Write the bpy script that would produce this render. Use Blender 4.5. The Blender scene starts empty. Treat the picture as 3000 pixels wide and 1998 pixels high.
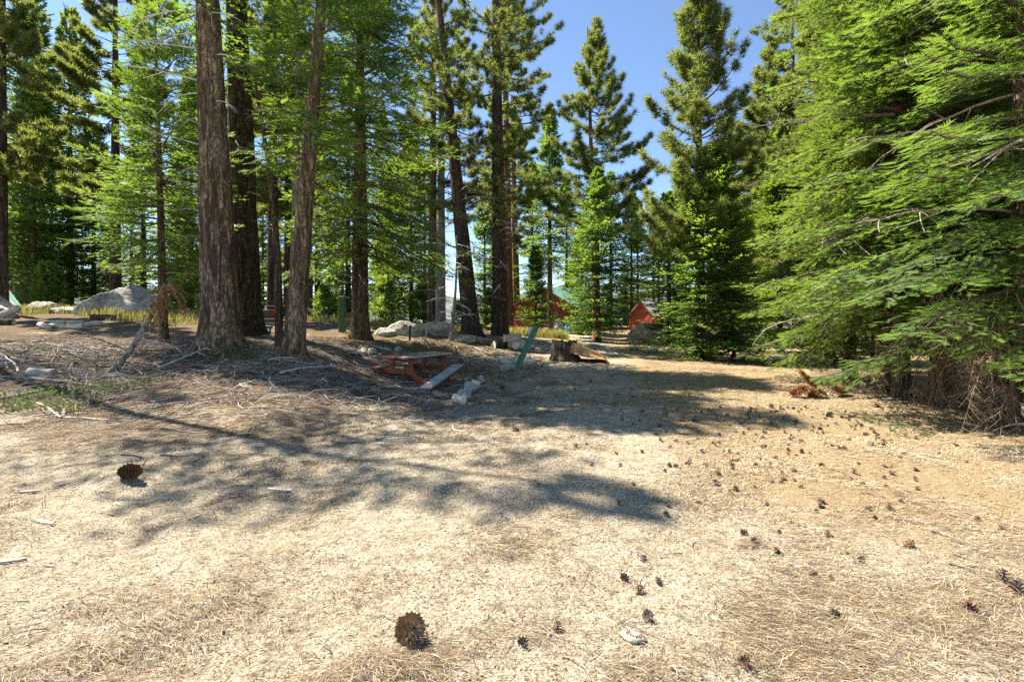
import bpy, math, random
import numpy as np
from mathutils import Vector, Matrix

# ------------------------------------------------------------------ camera, sky, sun, exposure
scene = bpy.context.scene
C = bpy.context.collection
CAM_Z, LENS = 1.7, 17.0
F = 3000 * LENS / 36.0                     # focal length in photograph pixels
HORIZON = 930.0
cam = bpy.data.objects.new('camera', bpy.data.cameras.new('camera'))
C.objects.link(cam)
cam.data.sensor_width = 36.0
cam.data.lens = LENS
cam.data.shift_y = -(999 - HORIZON) / 3000
cam.data.clip_start, cam.data.clip_end = 0.05, 6000
cam.location = (0, 0, CAM_Z)
cam.rotation_euler = (math.radians(90), 0, 0)
scene.camera = cam

SUN_AZ, SUN_EL = math.radians(-63), math.radians(54)     # azimuth from +Y towards +X
sd = Vector((math.sin(SUN_AZ) * math.cos(SUN_EL), math.cos(SUN_AZ) * math.cos(SUN_EL), math.sin(SUN_EL)))
w = bpy.data.worlds.new('World'); scene.world = w; w.use_nodes = True
nt = w.node_tree
sky = nt.nodes.new('ShaderNodeTexSky'); sky.sky_type = 'NISHITA'; sky.sun_disc = False
sky.sun_elevation = SUN_EL; sky.sun_rotation = SUN_AZ; sky.altitude = 1800
sky.air_density = 1.0; sky.dust_density = 0.2; sky.ozone_density = 2.2
nt.links.new(sky.outputs[0], nt.nodes['Background'].inputs[0])
nt.nodes['Background'].inputs[1].default_value = 0.082
sun = bpy.data.objects.new('sun', bpy.data.lights.new('sun', 'SUN')); C.objects.link(sun)
sun.data.energy = 5.0; sun.data.angle = math.radians(0.55); sun.data.color = (1.0, 0.925, 0.80)
sun.rotation_euler = sd.to_track_quat('Z', 'Y').to_euler()
sun.location = (-20, 10, 40)

scene.view_settings.view_transform = 'Standard'; scene.view_settings.look = 'None'
scene.view_settings.gamma = 1.0; scene.view_settings.use_curve_mapping = False
scene.view_settings.exposure = 1.7
scene.render.engine = 'CYCLES'
scene.cycles.max_bounces = 7; scene.cycles.diffuse_bounces = 4; scene.cycles.transmission_bounces = 4
scene.cycles.glossy_bounces = 2; scene.cycles.caustics_reflective = False; scene.cycles.caustics_refractive = False
scene.cycles.use_denoising = False

# ------------------------------------------------------------------ helpers
def hsh(ix, iy, iz, seed):
    with np.errstate(over='ignore'):
        n = (ix.astype(np.int64) * 374761393 + iy.astype(np.int64) * 668265263 + iz.astype(np.int64) * 2147483647 + seed * 974634541) & 0xFFFFFFFF
        n = ((n ^ (n >> 13)) * 1274126177) & 0xFFFFFFFF
        n = ((n ^ (n >> 16)) * 2246822519) & 0xFFFFFFFF
        return ((n ^ (n >> 15)) & 0xFFFFFF) / float(0xFFFFFF)

def vn3(x, y, z, seed=0):
    x, y, z = np.broadcast_arrays(np.asarray(x, float), np.asarray(y, float), np.asarray(z, float))
    i, j, k = np.floor(x), np.floor(y), np.floor(z)
    u, v, t = x - i, y - j, z - k
    u, v, t = u*u*(3-2*u), v*v*(3-2*v), t*t*(3-2*t)
    r = 0
    for a in (0, 1):
        for b in (0, 1):
            for c in (0, 1):
                r = r + hsh(i+a, j+b, k+c, seed) * (u if a else 1-u) * (v if b else 1-v) * (t if c else 1-t)
    return r * 2 - 1

def fbm(x, y, z=0.0, seed=0, octs=4, gain=0.5):
    r, a, f = 0, 1.0, 1.0
    for o in range(octs):
        r = r + a * vn3(np.asarray(x)*f, np.asarray(y)*f, np.asarray(z)*f, seed+o*17)
        a *= gain; f *= 2.03
    return r

def mesh(name, V, polys, mats, mi=None, smooth=False, attrs=None):
    """V (n,3); polys: list of int arrays (k,3) or (k,4); mi: list of material indices, one per polys entry (int or array)."""
    me = bpy.data.meshes.new(name)
    V = np.ascontiguousarray(V, dtype=np.float32)
    polys = [np.asarray(p, dtype=np.int32) for p in polys if len(p)]
    nl = sum(p.size for p in polys); nf = sum(len(p) for p in polys)
    me.vertices.add(len(V)); me.vertices.foreach_set('co', V.ravel())
    me.loops.add(nl); me.polygons.add(nf)
    me.loops.foreach_set('vertex_index', np.concatenate([p.ravel() for p in polys]))
    tot = np.concatenate([np.full(len(p), p.shape[1], np.int32) for p in polys])
    st = np.concatenate([[0], np.cumsum(tot)[:-1]]).astype(np.int32)
    me.polygons.foreach_set('loop_start', st)
    for m in mats: me.materials.append(m)
    if mi is not None:
        mm = np.concatenate([np.broadcast_to(np.asarray(a, np.int32), (len(p),)) for a, p in zip(mi, polys)])
        me.polygons.foreach_set('material_index', np.ascontiguousarray(mm))
    me.polygons.foreach_set('use_smooth', np.full(nf, bool(smooth)))
    if attrs:
        for k, a in attrs.items():
            at = me.attributes.new(k, 'FLOAT', 'POINT')
            at.data.foreach_set('value', np.ascontiguousarray(a, np.float32))
    me.update(calc_edges=True)
    return me

def obj(name, me, parent=None, loc=None, rot=None, scale=None):
    o = bpy.data.objects.new(name, me)
    C.objects.link(o)
    if parent is not None: o.parent = parent
    if loc is not None: o.location = loc
    if rot is not None: o.rotation_euler = rot
    if scale is not None: o.scale = scale
    return o

def tag(o, label=None, cat=None, group=None, kind=None):
    if label: o['label'] = label
    if cat: o['category'] = cat
    if group: o['group'] = group
    if kind: o['kind'] = kind
    return o

def thing(name, label, cat, loc=(0, 0, 0), rz=0.0, group=None):
    o = obj(name, None, None, loc, (0, 0, rz))
    o.empty_display_size = 0.2
    return tag(o, label, cat, group)

class MB:
    def __init__(s): s.V = []; s.P = {3: [], 4: []}; s.M = {3: [], 4: []}; s.n = 0; s.A = []
    def add(s, V, Fc, m=0, a=0.0):
        V = np.asarray(V, float); Fc = np.asarray(Fc, int)
        s.V.append(V); k = Fc.shape[1]
        s.P[k].append(Fc + s.n); s.M[k].append(np.full(len(Fc), m)); s.n += len(V)
        s.A.append(np.broadcast_to(np.asarray(a, float), (len(V),)))
    def box(s, c, size, R=None, m=0, bev=0.0, jit=0.0, seed=0):
        hx, hy, hz = [q/2 for q in size]
        b = min(bev, hx*.9, hy*.9, hz*.9)
        if b <= 0:
            v = np.array([(x, y, z) for x in (-hx, hx) for y in (-hy, hy) for z in (-hz, hz)])
            f = np.array([(0,1,3,2),(4,6,7,5),(0,4,5,1),(2,3,7,6),(0,2,6,4),(1,5,7,3)])
            if jit:
                v = v + np.random.default_rng(seed).normal(0, jit, v.shape)
            if R is not None: v = v @ np.asarray(R).T
            s.add(v + np.asarray(c), f, m); return
        bm_v = []; idx = {}
        for ax in range(3):
            for sx in (-1, 1):
                for sy in (-1, 1):
                    for sz in (-1, 1):
                        p = [sx*(hx - b), sy*(hy - b), sz*(hz - b)]
                        p[ax] = (sx, sy, sz)[ax] * (hx, hy, hz)[ax]
                        idx[(ax, sx, sy, sz)] = len(bm_v); bm_v.append(p)
        q, t = [], []
        for ax in range(3):
            o1, o2 = [(1, 2), (0, 2), (0, 1)][ax]
            for sg in (-1, 1):
                ring = []
                for a_, b_ in ((-1,-1),(1,-1),(1,1),(-1,1)):
                    k = [0,0,0]; k[ax] = sg; k[o1] = a_; k[o2] = b_
                    ring.append(idx[(ax, *k)])
                q.append(ring)
        for ax in range(3):
            o1, o2 = [(1, 2), (0, 2), (0, 1)][ax]
            for s1 in (-1, 1):
                for s2 in (-1, 1):
                    k1 = [0,0,0]; k1[o1] = s1; k1[o2] = s2
                    ka = list(k1); ka[ax] = -1; kb = list(k1); kb[ax] = 1
                    q.append([idx[(o1, *ka)], idx[(o1, *kb)], idx[(o2, *kb)], idx[(o2, *ka)]])
        for sx in (-1, 1):
            for sy in (-1, 1):
                for sz in (-1, 1):
                    t.append([idx[(0, sx, sy, sz)], idx[(1, sx, sy, sz)], idx[(2, sx, sy, sz)]])
        v = np.array(bm_v)
        if jit: v = v + np.random.default_rng(seed).normal(0, jit, v.shape)
        if R is not None: v = v @ np.asarray(R).T
        n0 = s.n
        s.add(v + np.asarray(c), np.array(q), m)
        s.P[3].append(np.array(t) + n0); s.M[3].append(np.full(len(t), m))
    def tube(s, pts, rad, seg=6, m=0, caps=True, a=0.0):
        V, Q, T = tube_arrays(pts, rad, seg, caps)
        n0 = s.n
        s.add(V, Q, m, a)
        if len(T): s.P[3].append(T + n0); s.M[3].append(np.full(len(T), m))
    def build(s, name, mats, smooth=False, attr=None):
        V = np.concatenate(s.V)
        polys, mi = [], []
        for k in (3, 4):
            if s.P[k]: polys.append(np.concatenate(s.P[k])); mi.append(np.concatenate(s.M[k]))
        return mesh(name, V, polys, mats if isinstance(mats, (list, tuple)) else [mats], mi, smooth, {attr: np.concatenate(s.A)} if attr else None)
    def obj(s, name, mats, parent=None, smooth=False, loc=None, rot=None, attr=None):
        return obj(name, s.build(name, mats, smooth, attr), parent, loc, rot)

def nrm(v): return v / np.maximum(np.linalg.norm(v, axis=-1, keepdims=True), 1e-9)

def tube_arrays(pts, rad, seg=6, caps=True):
    P = np.asarray(pts, float); K = len(P)
    rad = np.broadcast_to(np.asarray(rad, float), (K,))
    T = nrm(np.gradient(P, axis=0))
    ref = np.array([0, 0, 1.0]) if abs(T[:, 2]).max() < 0.93 else np.array([1.0, 0.2, 0])
    if abs(T[:, 2]).max() >= 0.93 and abs(T[:, 0]).max() > 0.93: ref = np.array([0.3, 1.0, 0.2])
    S = nrm(np.cross(T, ref)); U = np.cross(S, T)
    a = np.linspace(0, 2*math.pi, seg, endpoint=False)
    V = P[:, None, :] + rad[:, None, None] * (np.cos(a)[None, :, None]*S[:, None, :] + np.sin(a)[None, :, None]*U[:, None, :])
    V = V.reshape(-1, 3)
    i = np.arange(K-1)[:, None]*seg; j = np.arange(seg)[None, :]; j2 = (j+1) % seg
    Q = np.stack([i+j, i+j2, i+seg+j2, i+seg+j], -1).reshape(-1, 4)
    Tr = np.zeros((0, 3), int)
    if caps:
        V = np.concatenate([V, P[:1], P[-1:]]); n = K*seg
        jj = np.arange(seg); k2 = (jj+1) % seg
        Tr = np.concatenate([np.stack([np.full(seg, n), k2, jj], 1), np.stack([np.full(seg, n+1), (K-1)*seg+jj, (K-1)*seg+k2], 1)])
    return V, Q, Tr

def rotz(a):
    c, s_ = math.cos(a), math.sin(a)
    return np.array([[c, -s_, 0], [s_, c, 0], [0, 0, 1.0]])
def frame(x, z):
    """rotation matrix whose columns are x, y, z' with z' near z"""
    x = nrm(np.asarray(x, float)); y = nrm(np.cross(np.asarray(z, float), x)); zz = np.cross(x, y)
    return np.stack([x, y, zz], 1)

# ------------------------------------------------------------------ materials
class NT:
    def __init__(s, name):
        s.m = bpy.data.materials.new(name); s.m.use_nodes = True
        s.t = s.m.node_tree; s.t.nodes.clear()
        s.out = s.t.nodes.new('ShaderNodeOutputMaterial')
    def n(s, typ, ins=None, **props):
        nd = s.t.nodes.new('ShaderNode' + typ)
        for k, v in props.items(): setattr(nd, k, v)
        for k, v in (ins or {}).items(): s.set(nd.inputs[k], v)
        return nd
    def set(s, sock, v):
        if isinstance(v, bpy.types.NodeSocket): s.t.links.new(v, sock)
        elif isinstance(v, bpy.types.Node): s.t.links.new(v.outputs[0], sock)
        else:
            if sock.type == 'RGBA' and len(v) == 3: v = (*v, 1)
            sock.default_value = v
    def mix(s, f, a, b, mode='MIX'):
        nd = s.t.nodes.new('ShaderNodeMix'); nd.data_type = 'RGBA'; nd.blend_type = mode
        s.set(nd.inputs[0], f); s.set(nd.inputs[6], a); s.set(nd.inputs[7], b)
        return nd.outputs[2]
    def math(s, op, a, b=0.5, clamp=False):
        nd = s.t.nodes.new('ShaderNodeMath'); nd.operation = op; nd.use_clamp = clamp
        s.set(nd.inputs[0], a); s.set(nd.inputs[1], b); return nd.outputs[0]
    def coords(s, scale=(1, 1, 1), kind='Object'):
        tc = s.n('TexCoord'); mp = s.n('Mapping', {'Vector': tc.outputs[kind], 'Scale': scale}); return mp.outputs[0]
    def noise(s, vec, scale, detail=4, rough=0.55, dist=0.0):
        return s.n('TexNoise', {'Vector': vec, 'Scale': scale, 'Detail': detail, 'Roughness': rough, 'Distortion': dist}).outputs[0]
    def ramp(s, f, stops, interp='LINEAR'):
        nd = s.n('ValToRGB', {0: f}); cr = nd.color_ramp; cr.interpolation = interp
        while len(cr.elements) > 1: cr.elements.remove(cr.elements[0])
        for i, (p, c) in enumerate(stops):
            e = cr.elements[0] if i == 0 else cr.elements.new(p)
            e.position = p
            e.color = (c, c, c, 1) if isinstance(c, (int, float)) else (*c, 1)
        return nd.outputs[0]
    def attr(s, name): return s.n('Attribute', attribute_name=name).outputs['Fac']
    def bump(s, h, strength=0.5, dist=0.02):
        return s.n('Bump', {'Strength': strength, 'Distance': dist, 'Height': h}).outputs[0]
    def done(s, color, rough=0.85, bump=None, spec=0.25, metal=0.0):
        p = s.n('BsdfPrincipled', {'Base Color': color, 'Roughness': rough, 'Metallic': metal, 'Specular IOR Level': spec})
        if bump is not None: s.set(p.inputs['Normal'], bump)
        s.t.links.new(p.outputs[0], s.out.inputs[0]); return s.m

def foliage(name, dark, mid, tip, trans, tfac=0.42):
    t = NT(name)
    g = t.n('NewGeometry'); oi = t.n('ObjectInfo')
    ri = g.outputs['Random Per Island']
    c = t.mix(ri, dark, mid)
    c = t.mix(t.math('MULTIPLY', t.attr('tip'), 0.85), c, tip)
    pn = t.ramp(t.noise(t.coords((1, 1, 1)), 1.1, 3, 0.6), [(0.40, 0.0), (0.62, 1.0)])
    c = t.mix(t.math('MULTIPLY', pn, 0.55), c, dark)
    hv = t.n('HueSaturation', {'Hue': t.math('ADD', t.math('MULTIPLY', oi.outputs['Random'], 0.03), 0.485), 'Saturation': 1.0,
                               'Value': t.math('ADD', t.math('MULTIPLY', oi.outputs['Random'], 0.25), 0.87), 'Color': c}).outputs[0]
    tr = t.mix(0.55, hv, trans)
    d = t.n('BsdfPrincipled', {'Base Color': hv, 'Roughness': 0.5, 'Specular IOR Level': 0.35})
    tl = t.n('BsdfTranslucent', {'Color': tr})
    mx = t.n('MixShader', {0: tfac, 1: d.outputs[0], 2: tl.outputs[0]})
    t.t.links.new(mx.outputs[0], t.out.inputs[0]); return t.m

M = {}
M['fir'] = foliage('fir_needles', (0.030, 0.075, 0.014), (0.078, 0.150, 0.026), (0.150, 0.235, 0.036), (0.34, 0.50, 0.035), 0.50)
M['fir_bright'] = foliage('bright_fir_needles', (0.036, 0.090, 0.020), (0.090, 0.172, 0.030), (0.175, 0.262, 0.042), (0.36, 0.52, 0.045), 0.52)
M['fir_near'] = foliage('near_fir_needles', (0.030, 0.080, 0.020), (0.085, 0.165, 0.032), (0.175, 0.26, 0.045), (0.36, 0.52, 0.05), 0.5)
M['pine'] = foliage('pine_needles', (0.044, 0.078, 0.020), (0.120, 0.165, 0.040), (0.23, 0.26, 0.07), (0.44, 0.50, 0.08), 0.50)
M['rust'] = foliage('dead_orange_needles', (0.20, 0.085, 0.030), (0.34, 0.155, 0.05), (0.40, 0.20, 0.07), (0.45, 0.2, 0.06), 0.3)
M['grass_dry'] = foliage('dry_grass', (0.16, 0.15, 0.035), (0.30, 0.27, 0.07), (0.40, 0.35, 0.12), (0.42, 0.40, 0.08), 0.4)
M['weed'] = foliage('green_weed', (0.05, 0.085, 0.035), (0.10, 0.15, 0.06), (0.16, 0.22, 0.08), (0.22, 0.30, 0.08), 0.4)

def bark(name, furrow, plate, light, scale=1.0, lichen=0.0, bump=1.0):
    t = NT(name)
    v = t.coords((scale*9, scale*9, scale*1.1)); vf = t.coords((scale*34, scale*34, scale*9)); vl = t.coords((1, 1, 1)); vp = t.coords((scale*5, scale*5, scale*1.6))
    n1 = t.noise(v, 1.0, 6, 0.68, 1.4); n2 = t.noise(vf, 1.0, 4, 0.7, 0.5); n3 = t.noise(vl, 1.3, 3); n4 = t.noise(vp, 1.7, 5, 0.7, 2.0)
    fur = t.ramp(n1, [(0.40, 0.0), (0.50, 1.0)])                      # furrows between the plates
    fur2 = t.ramp(t.math('ABSOLUTE', t.math('SUBTRACT', n4, 0.5)), [(0.0, 0.0), (0.05, 1.0)])
    pl = t.math('MULTIPLY', fur, t.math('ADD', t.math('MULTIPLY', fur2, 0.6), 0.4))
    h = t.math('ADD', t.math('MULTIPLY', pl, 0.8), t.math('MULTIPLY', n2, 0.5))
    c = t.mix(t.ramp(n2, [(0.3, 0.0), (0.7, 1.0)]), plate, light)
    c = t.mix(t.math('MULTIPLY', t.ramp(n3, [(0.42, 0.0), (0.62, 1.0)]), 0.4), c, plate)
    c = t.mix(pl, furrow, c)
    if lichen:
        l1 = t.noise(t.coords((3, 3, 2.2)), 2.6, 5, 0.7)
        l2 = t.noise(t.coords((0.5, 0.5, 0.4)), 1.2, 1)
        lf = t.math('MULTIPLY', t.ramp(l1, [(0.60 - 0.05*lichen, 0.0), (0.64, 1.0)]), t.ramp(l2, [(0.42, 0.0), (0.6, 1.0)]))
        c = t.mix(lf, c, (0.30, 0.27, 0.03))
    return t.done(c, 0.92, t.bump(h, bump, 0.06), 0.12)
M['bark_grey'] = bark('grey_brown_bark', (0.06, 0.038, 0.025), (0.23, 0.16, 0.108), (0.38, 0.29, 0.21), 0.62, 1.0)
M['bark_dark'] = bark('dark_bark', (0.025, 0.017, 0.012), (0.085, 0.057, 0.040), (0.18, 0.13, 0.095), 0.9, 0.3)
M['bark_brown'] = bark('brown_bark', (0.05, 0.032, 0.021), (0.17, 0.112, 0.072), (0.29, 0.215, 0.15), 1.0, 0.9)
M['bark_red'] = bark('red_orange_bark', (0.11, 0.045, 0.025), (0.30, 0.13, 0.07), (0.42, 0.22, 0.13), 0.8, 0.0)
M['bark_pale'] = bark('pale_thin_bark', (0.10, 0.085, 0.07), (0.27, 0.235, 0.20), (0.42, 0.38, 0.33), 1.4, 0.5, 0.5)

def wood(name, a, b, c_, scale=(3, 3, 40), rough=0.85, bump=0.4):
    t = NT(name); v = t.coords(scale); v2 = t.coords((2.2, 2.2, 2.2))
    n1 = t.noise(v, 1.0, 5, 0.6, 0.3); n2 = t.noise(v2, 1.0, 3)
    c = t.ramp(n1, [(0.3, a), (0.5, b), (0.72, c_)])
    c = t.mix(t.math('MULTIPLY', t.ramp(n2, [(0.4, 0.0), (0.7, 1.0)]), 0.4), c, a)
    return t.done(c, rough, t.bump(n1, bump, 0.006), 0.2)
M['twig'] = wood('bare_twig_wood', (0.16, 0.12, 0.09), (0.30, 0.25, 0.20), (0.45, 0.40, 0.34), (9, 9, 9))
M['twig_brown'] = wood('brown_dead_twig', (0.10, 0.065, 0.04), (0.19, 0.13, 0.085), (0.29, 0.22, 0.155), (9, 9, 9))
M['twig_dark'] = wood('branch_wood', (0.05, 0.036, 0.026), (0.11, 0.085, 0.065), (0.19, 0.155, 0.125), (9, 9, 9))
M['twig_pale'] = wood('bleached_dead_wood', (0.38, 0.34, 0.29), (0.55, 0.51, 0.46), (0.70, 0.66, 0.60), (9, 9, 9))
M['deadwood'] = wood('weathered_stick', (0.14, 0.11, 0.085), (0.27, 0.225, 0.185), (0.40, 0.35, 0.30), (8, 8, 8))
M['log_pale'] = wood('pale_peeled_log', (0.42, 0.36, 0.27), (0.58, 0.52, 0.41), (0.70, 0.65, 0.54), (12, 12, 12))
M['log_grey'] = wood('grey_weathered_log', (0.22, 0.20, 0.16), (0.36, 0.33, 0.28), (0.48, 0.45, 0.39), (12, 12, 12))
M['chip'] = wood('bleached_wood_chip', (0.42, 0.36, 0.28), (0.60, 0.54, 0.45), (0.75, 0.70, 0.60), (20, 20, 20))
M['stump_wood'] = wood('split_stump_wood', (0.15, 0.07, 0.025), (0.40, 0.235, 0.09), (0.60, 0.45, 0.26), (20, 2.0, 20), 0.85, 0.8)
M['stump_bark'] = bark('stump_bark', (0.04, 0.028, 0.02), (0.16, 0.115, 0.075), (0.36, 0.28, 0.19), 1.2)
M['board_grey'] = wood('grey_weathered_board', (0.22, 0.215, 0.20), (0.36, 0.36, 0.345), (0.47, 0.47, 0.455), (2.2, 16, 16))
M['board_brown'] = wood('worn_brown_board', (0.15, 0.10, 0.06), (0.28, 0.21, 0.14), (0.38, 0.31, 0.23), (2.2, 16, 16))
def paint(name, c, worn, wear=0.62, rough=0.6, scale=(4, 14, 14)):
    t = NT(name); v = t.coords(scale); n1 = t.noise(v, 1.0, 5, 0.65); n2 = t.noise(t.coords((3, 3, 3)), 1.0, 3)
    dark = tuple(q*0.7 for q in c)
    col = t.mix(t.ramp(n2, [(0.35, 0.0), (0.7, 1.0)]), c, dark)
    col = t.mix(t.ramp(n1, [(wear, 0.0), (wear+0.07, 1.0)]), col, worn)
    return t.done(col, rough, t.bump(n1, 0.25, 0.004), 0.3)
M['red_paint'] = paint('red_orange_paint', (0.25, 0.062, 0.024), (0.20, 0.13, 0.08), 0.60)
M['pink_paint'] = paint('faded_red_paint', (0.34, 0.11, 0.085), (0.30, 0.23, 0.17), 0.52)
M['green_paint'] = paint('green_paint', (0.055, 0.21, 0.145), (0.26, 0.26, 0.2), 0.57)
M['green_dull'] = paint('dull_green_paint', (0.07, 0.12, 0.06), (0.16, 0.16, 0.1), 0.62)
M['green_dark'] = paint('dark_green_paint', (0.015, 0.055, 0.03), (0.10, 0.1, 0.08), 0.66)
M['cabin_red'] = paint('cabin_red_paint', (0.50, 0.085, 0.065), (0.40, 0.2, 0.15), 0.62, 0.7, (1, 1, 6))
M['cabin_trim'] = paint('cabin_trim_paint', (0.26, 0.045, 0.035), (0.4, 0.3, 0.25), 0.66)
M['white_trim'] = paint('white_trim', (0.62, 0.60, 0.56), (0.4, 0.36, 0.3), 0.64)
M['plywood'] = wood('plywood', (0.26, 0.19, 0.11), (0.36, 0.275, 0.17), (0.42, 0.33, 0.22), (4, 4, 1))
M['blue_plastic'] = paint('blue_drum', (0.03, 0.20, 0.50), (0.10, 0.30, 0.55), 0.66, 0.4, (3, 3, 3))
M['steel'] = paint('galvanised_post', (0.36, 0.38, 0.36), (0.22, 0.2, 0.17), 0.6, 0.5)
M['rust_metal'] = paint('rusty_metal', (0.16, 0.085, 0.055), (0.28, 0.12, 0.06), 0.5, 0.7, (8, 8, 8))
M['black_metal'] = paint('soot_black_metal', (0.03, 0.028, 0.026), (0.10, 0.07, 0.05), 0.6, 0.6, (8, 8, 8))
M['grey_metal'] = paint('grey_metal', (0.30, 0.29, 0.29), (0.26, 0.16, 0.12), 0.56, 0.45, (8, 8, 8))
M['cord'] = paint('green_cord', (0.05, 0.18, 0.14), (0.1, 0.2, 0.15), 0.6)
M['glass'] = NT('dark_window_glass').done((0.03, 0.04, 0.045), 0.06, None, 0.6)
def metal_roof(name, c):
    t = NT(name); n = t.noise(t.coords((2, 2, 2)), 1.0, 4)
    return t.done(t.mix(t.ramp(n, [(0.4, 0.0), (0.7, 1.0)]), c, tuple(q*0.8 for q in c)), 0.38, None, 0.5, 0.25)
M['roof_green'] = metal_roof('green_metal_roof', (0.26, 0.50, 0.45))
M['roof_white'] = metal_roof('white_metal_roof', (0.72, 0.70, 0.68))
M['roof_pale'] = metal_roof('pale_green_metal_roof', (0.36, 0.55, 0.48))
def stone(name, a, b, lich=(0.25, 0.26, 0.20)):
    t = NT(name); v = t.coords((1, 1, 1))
    n1 = t.noise(v, 1.6, 6, 0.6); n2 = t.noise(v, 30, 4, 0.75); n3 = t.noise(v, 4.5, 6, 0.7); n4 = t.noise(t.coords((1, 1, 2.5)), 1.3, 6, 0.65, 1.5)
    crack = t.ramp(t.math('ABSOLUTE', t.math('SUBTRACT', n4, 0.5)), [(0.0, 0.0), (0.018, 1.0)])
    c = t.mix(t.ramp(n1, [(0.35, 0.0), (0.65, 1.0)]), a, b)
    c = t.mix(t.math('MULTIPLY', t.ramp(n2, [(0.50, 0.0), (0.66, 1.0)]), 0.28), c, tuple(q*0.5 for q in a))
    c = t.mix(t.math('MULTIPLY', t.ramp(n3, [(0.53, 0.0), (0.6, 1.0)]), 0.75), c, lich)
    c = t.mix(crack, tuple(q*0.35 for q in a), c)
    h = t.math('ADD', t.math('MULTIPLY', n2, 0.25), t.math('ADD', n3, t.math('MULTIPLY', crack, 0.5)))
    return t.done(c, 0.92, t.bump(h, 0.8, 0.07), 0.15)
M['granite'] = stone('granite', (0.37, 0.345, 0.30), (0.52, 0.49, 0.43), (0.30, 0.30, 0.24))
M['granite_warm'] = stone('warm_granite', (0.34, 0.30, 0.235), (0.47, 0.43, 0.35), (0.30, 0.29, 0.16))
M['cone_brown'] = wood('cone_scale_brown', (0.05, 0.03, 0.018), (0.13, 0.075, 0.042), (0.24, 0.155, 0.095), (40, 40, 40))
M['cone_grey'] = wood('cone_scale_grey', (0.055, 0.04, 0.03), (0.15, 0.115, 0.088), (0.30, 0.245, 0.195), (40, 40, 40))
M['cone_tan'] = wood('cone_scale_tan', (0.10, 0.06, 0.03), (0.27, 0.17, 0.09), (0.42, 0.30, 0.18), (40, 40, 40))

# needle litter: tone attribute picks the needle's own colour
t = NT('fallen_needles'); a = t.attr('tone')
M['needle'] = t.done(t.ramp(a, [(0.0, (0.075, 0.055, 0.04)), (0.25, (0.18, 0.12, 0.07)), (0.5, (0.33, 0.24, 0.135)), (0.75, (0.46, 0.365, 0.22)), (1.0, (0.59, 0.525, 0.40))]), 0.75, None, 0.2)

# ground: sand, needle duff (attribute duff) and orange duff (attribute rust)
t = NT('forest_ground')
v = t.coords((1, 1, 1))
n1 = t.noise(v, 0.9, 6, 0.62); n2 = t.noise(v, 7.0, 6, 0.7); n3 = t.noise(v, 55, 5, 0.7)
vs = t.coords((14, 70, 1)); vs2 = t.n('Mapping', {'Vector': v, 'Rotation': (0, 0, 0.9), 'Scale': (16, 90, 1)}).outputs[0]
st = t.noise(vs, 1.0, 4, 0.65, 1.2); st2 = t.noise(vs2, 1.0, 4, 0.65, 1.2)
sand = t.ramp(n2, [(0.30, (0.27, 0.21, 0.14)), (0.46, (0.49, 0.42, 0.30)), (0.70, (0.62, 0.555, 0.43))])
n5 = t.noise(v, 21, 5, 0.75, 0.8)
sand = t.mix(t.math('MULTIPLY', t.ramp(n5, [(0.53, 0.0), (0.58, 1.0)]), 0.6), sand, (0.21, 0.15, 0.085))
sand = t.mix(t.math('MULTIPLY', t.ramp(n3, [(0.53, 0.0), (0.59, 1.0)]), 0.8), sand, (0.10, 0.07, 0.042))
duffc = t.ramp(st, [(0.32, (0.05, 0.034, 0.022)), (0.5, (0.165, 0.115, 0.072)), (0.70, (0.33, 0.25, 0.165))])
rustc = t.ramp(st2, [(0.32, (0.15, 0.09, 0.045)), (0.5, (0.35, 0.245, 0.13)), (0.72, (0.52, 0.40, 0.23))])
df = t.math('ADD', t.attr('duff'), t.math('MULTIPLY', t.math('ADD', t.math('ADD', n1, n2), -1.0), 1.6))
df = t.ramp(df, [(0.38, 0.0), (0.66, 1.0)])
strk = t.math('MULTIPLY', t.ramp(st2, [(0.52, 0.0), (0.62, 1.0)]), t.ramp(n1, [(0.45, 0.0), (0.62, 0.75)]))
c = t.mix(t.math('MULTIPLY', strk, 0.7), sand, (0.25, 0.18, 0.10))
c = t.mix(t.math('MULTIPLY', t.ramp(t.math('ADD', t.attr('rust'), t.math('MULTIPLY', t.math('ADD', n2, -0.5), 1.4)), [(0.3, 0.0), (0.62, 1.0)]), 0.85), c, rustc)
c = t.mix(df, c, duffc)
h = t.math('ADD', t.math('MULTIPLY', n3, 0.35), t.math('ADD', t.math('MULTIPLY', n2, 1.0), t.math('MULTIPLY', st, 0.35)))
M['ground'] = t.done(c, 0.97, t.bump(h, 1.0, 0.07), 0.06)
t = NT('far_hillside'); n = t.noise(t.coords((0.02, 0.02, 0.05)), 1.0, 6, 0.65)
M['hill'] = t.done(t.ramp(n, [(0.35, (0.06, 0.08, 0.07)), (0.6, (0.15, 0.16, 0.15))]), 0.95, None, 0.1)

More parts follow.
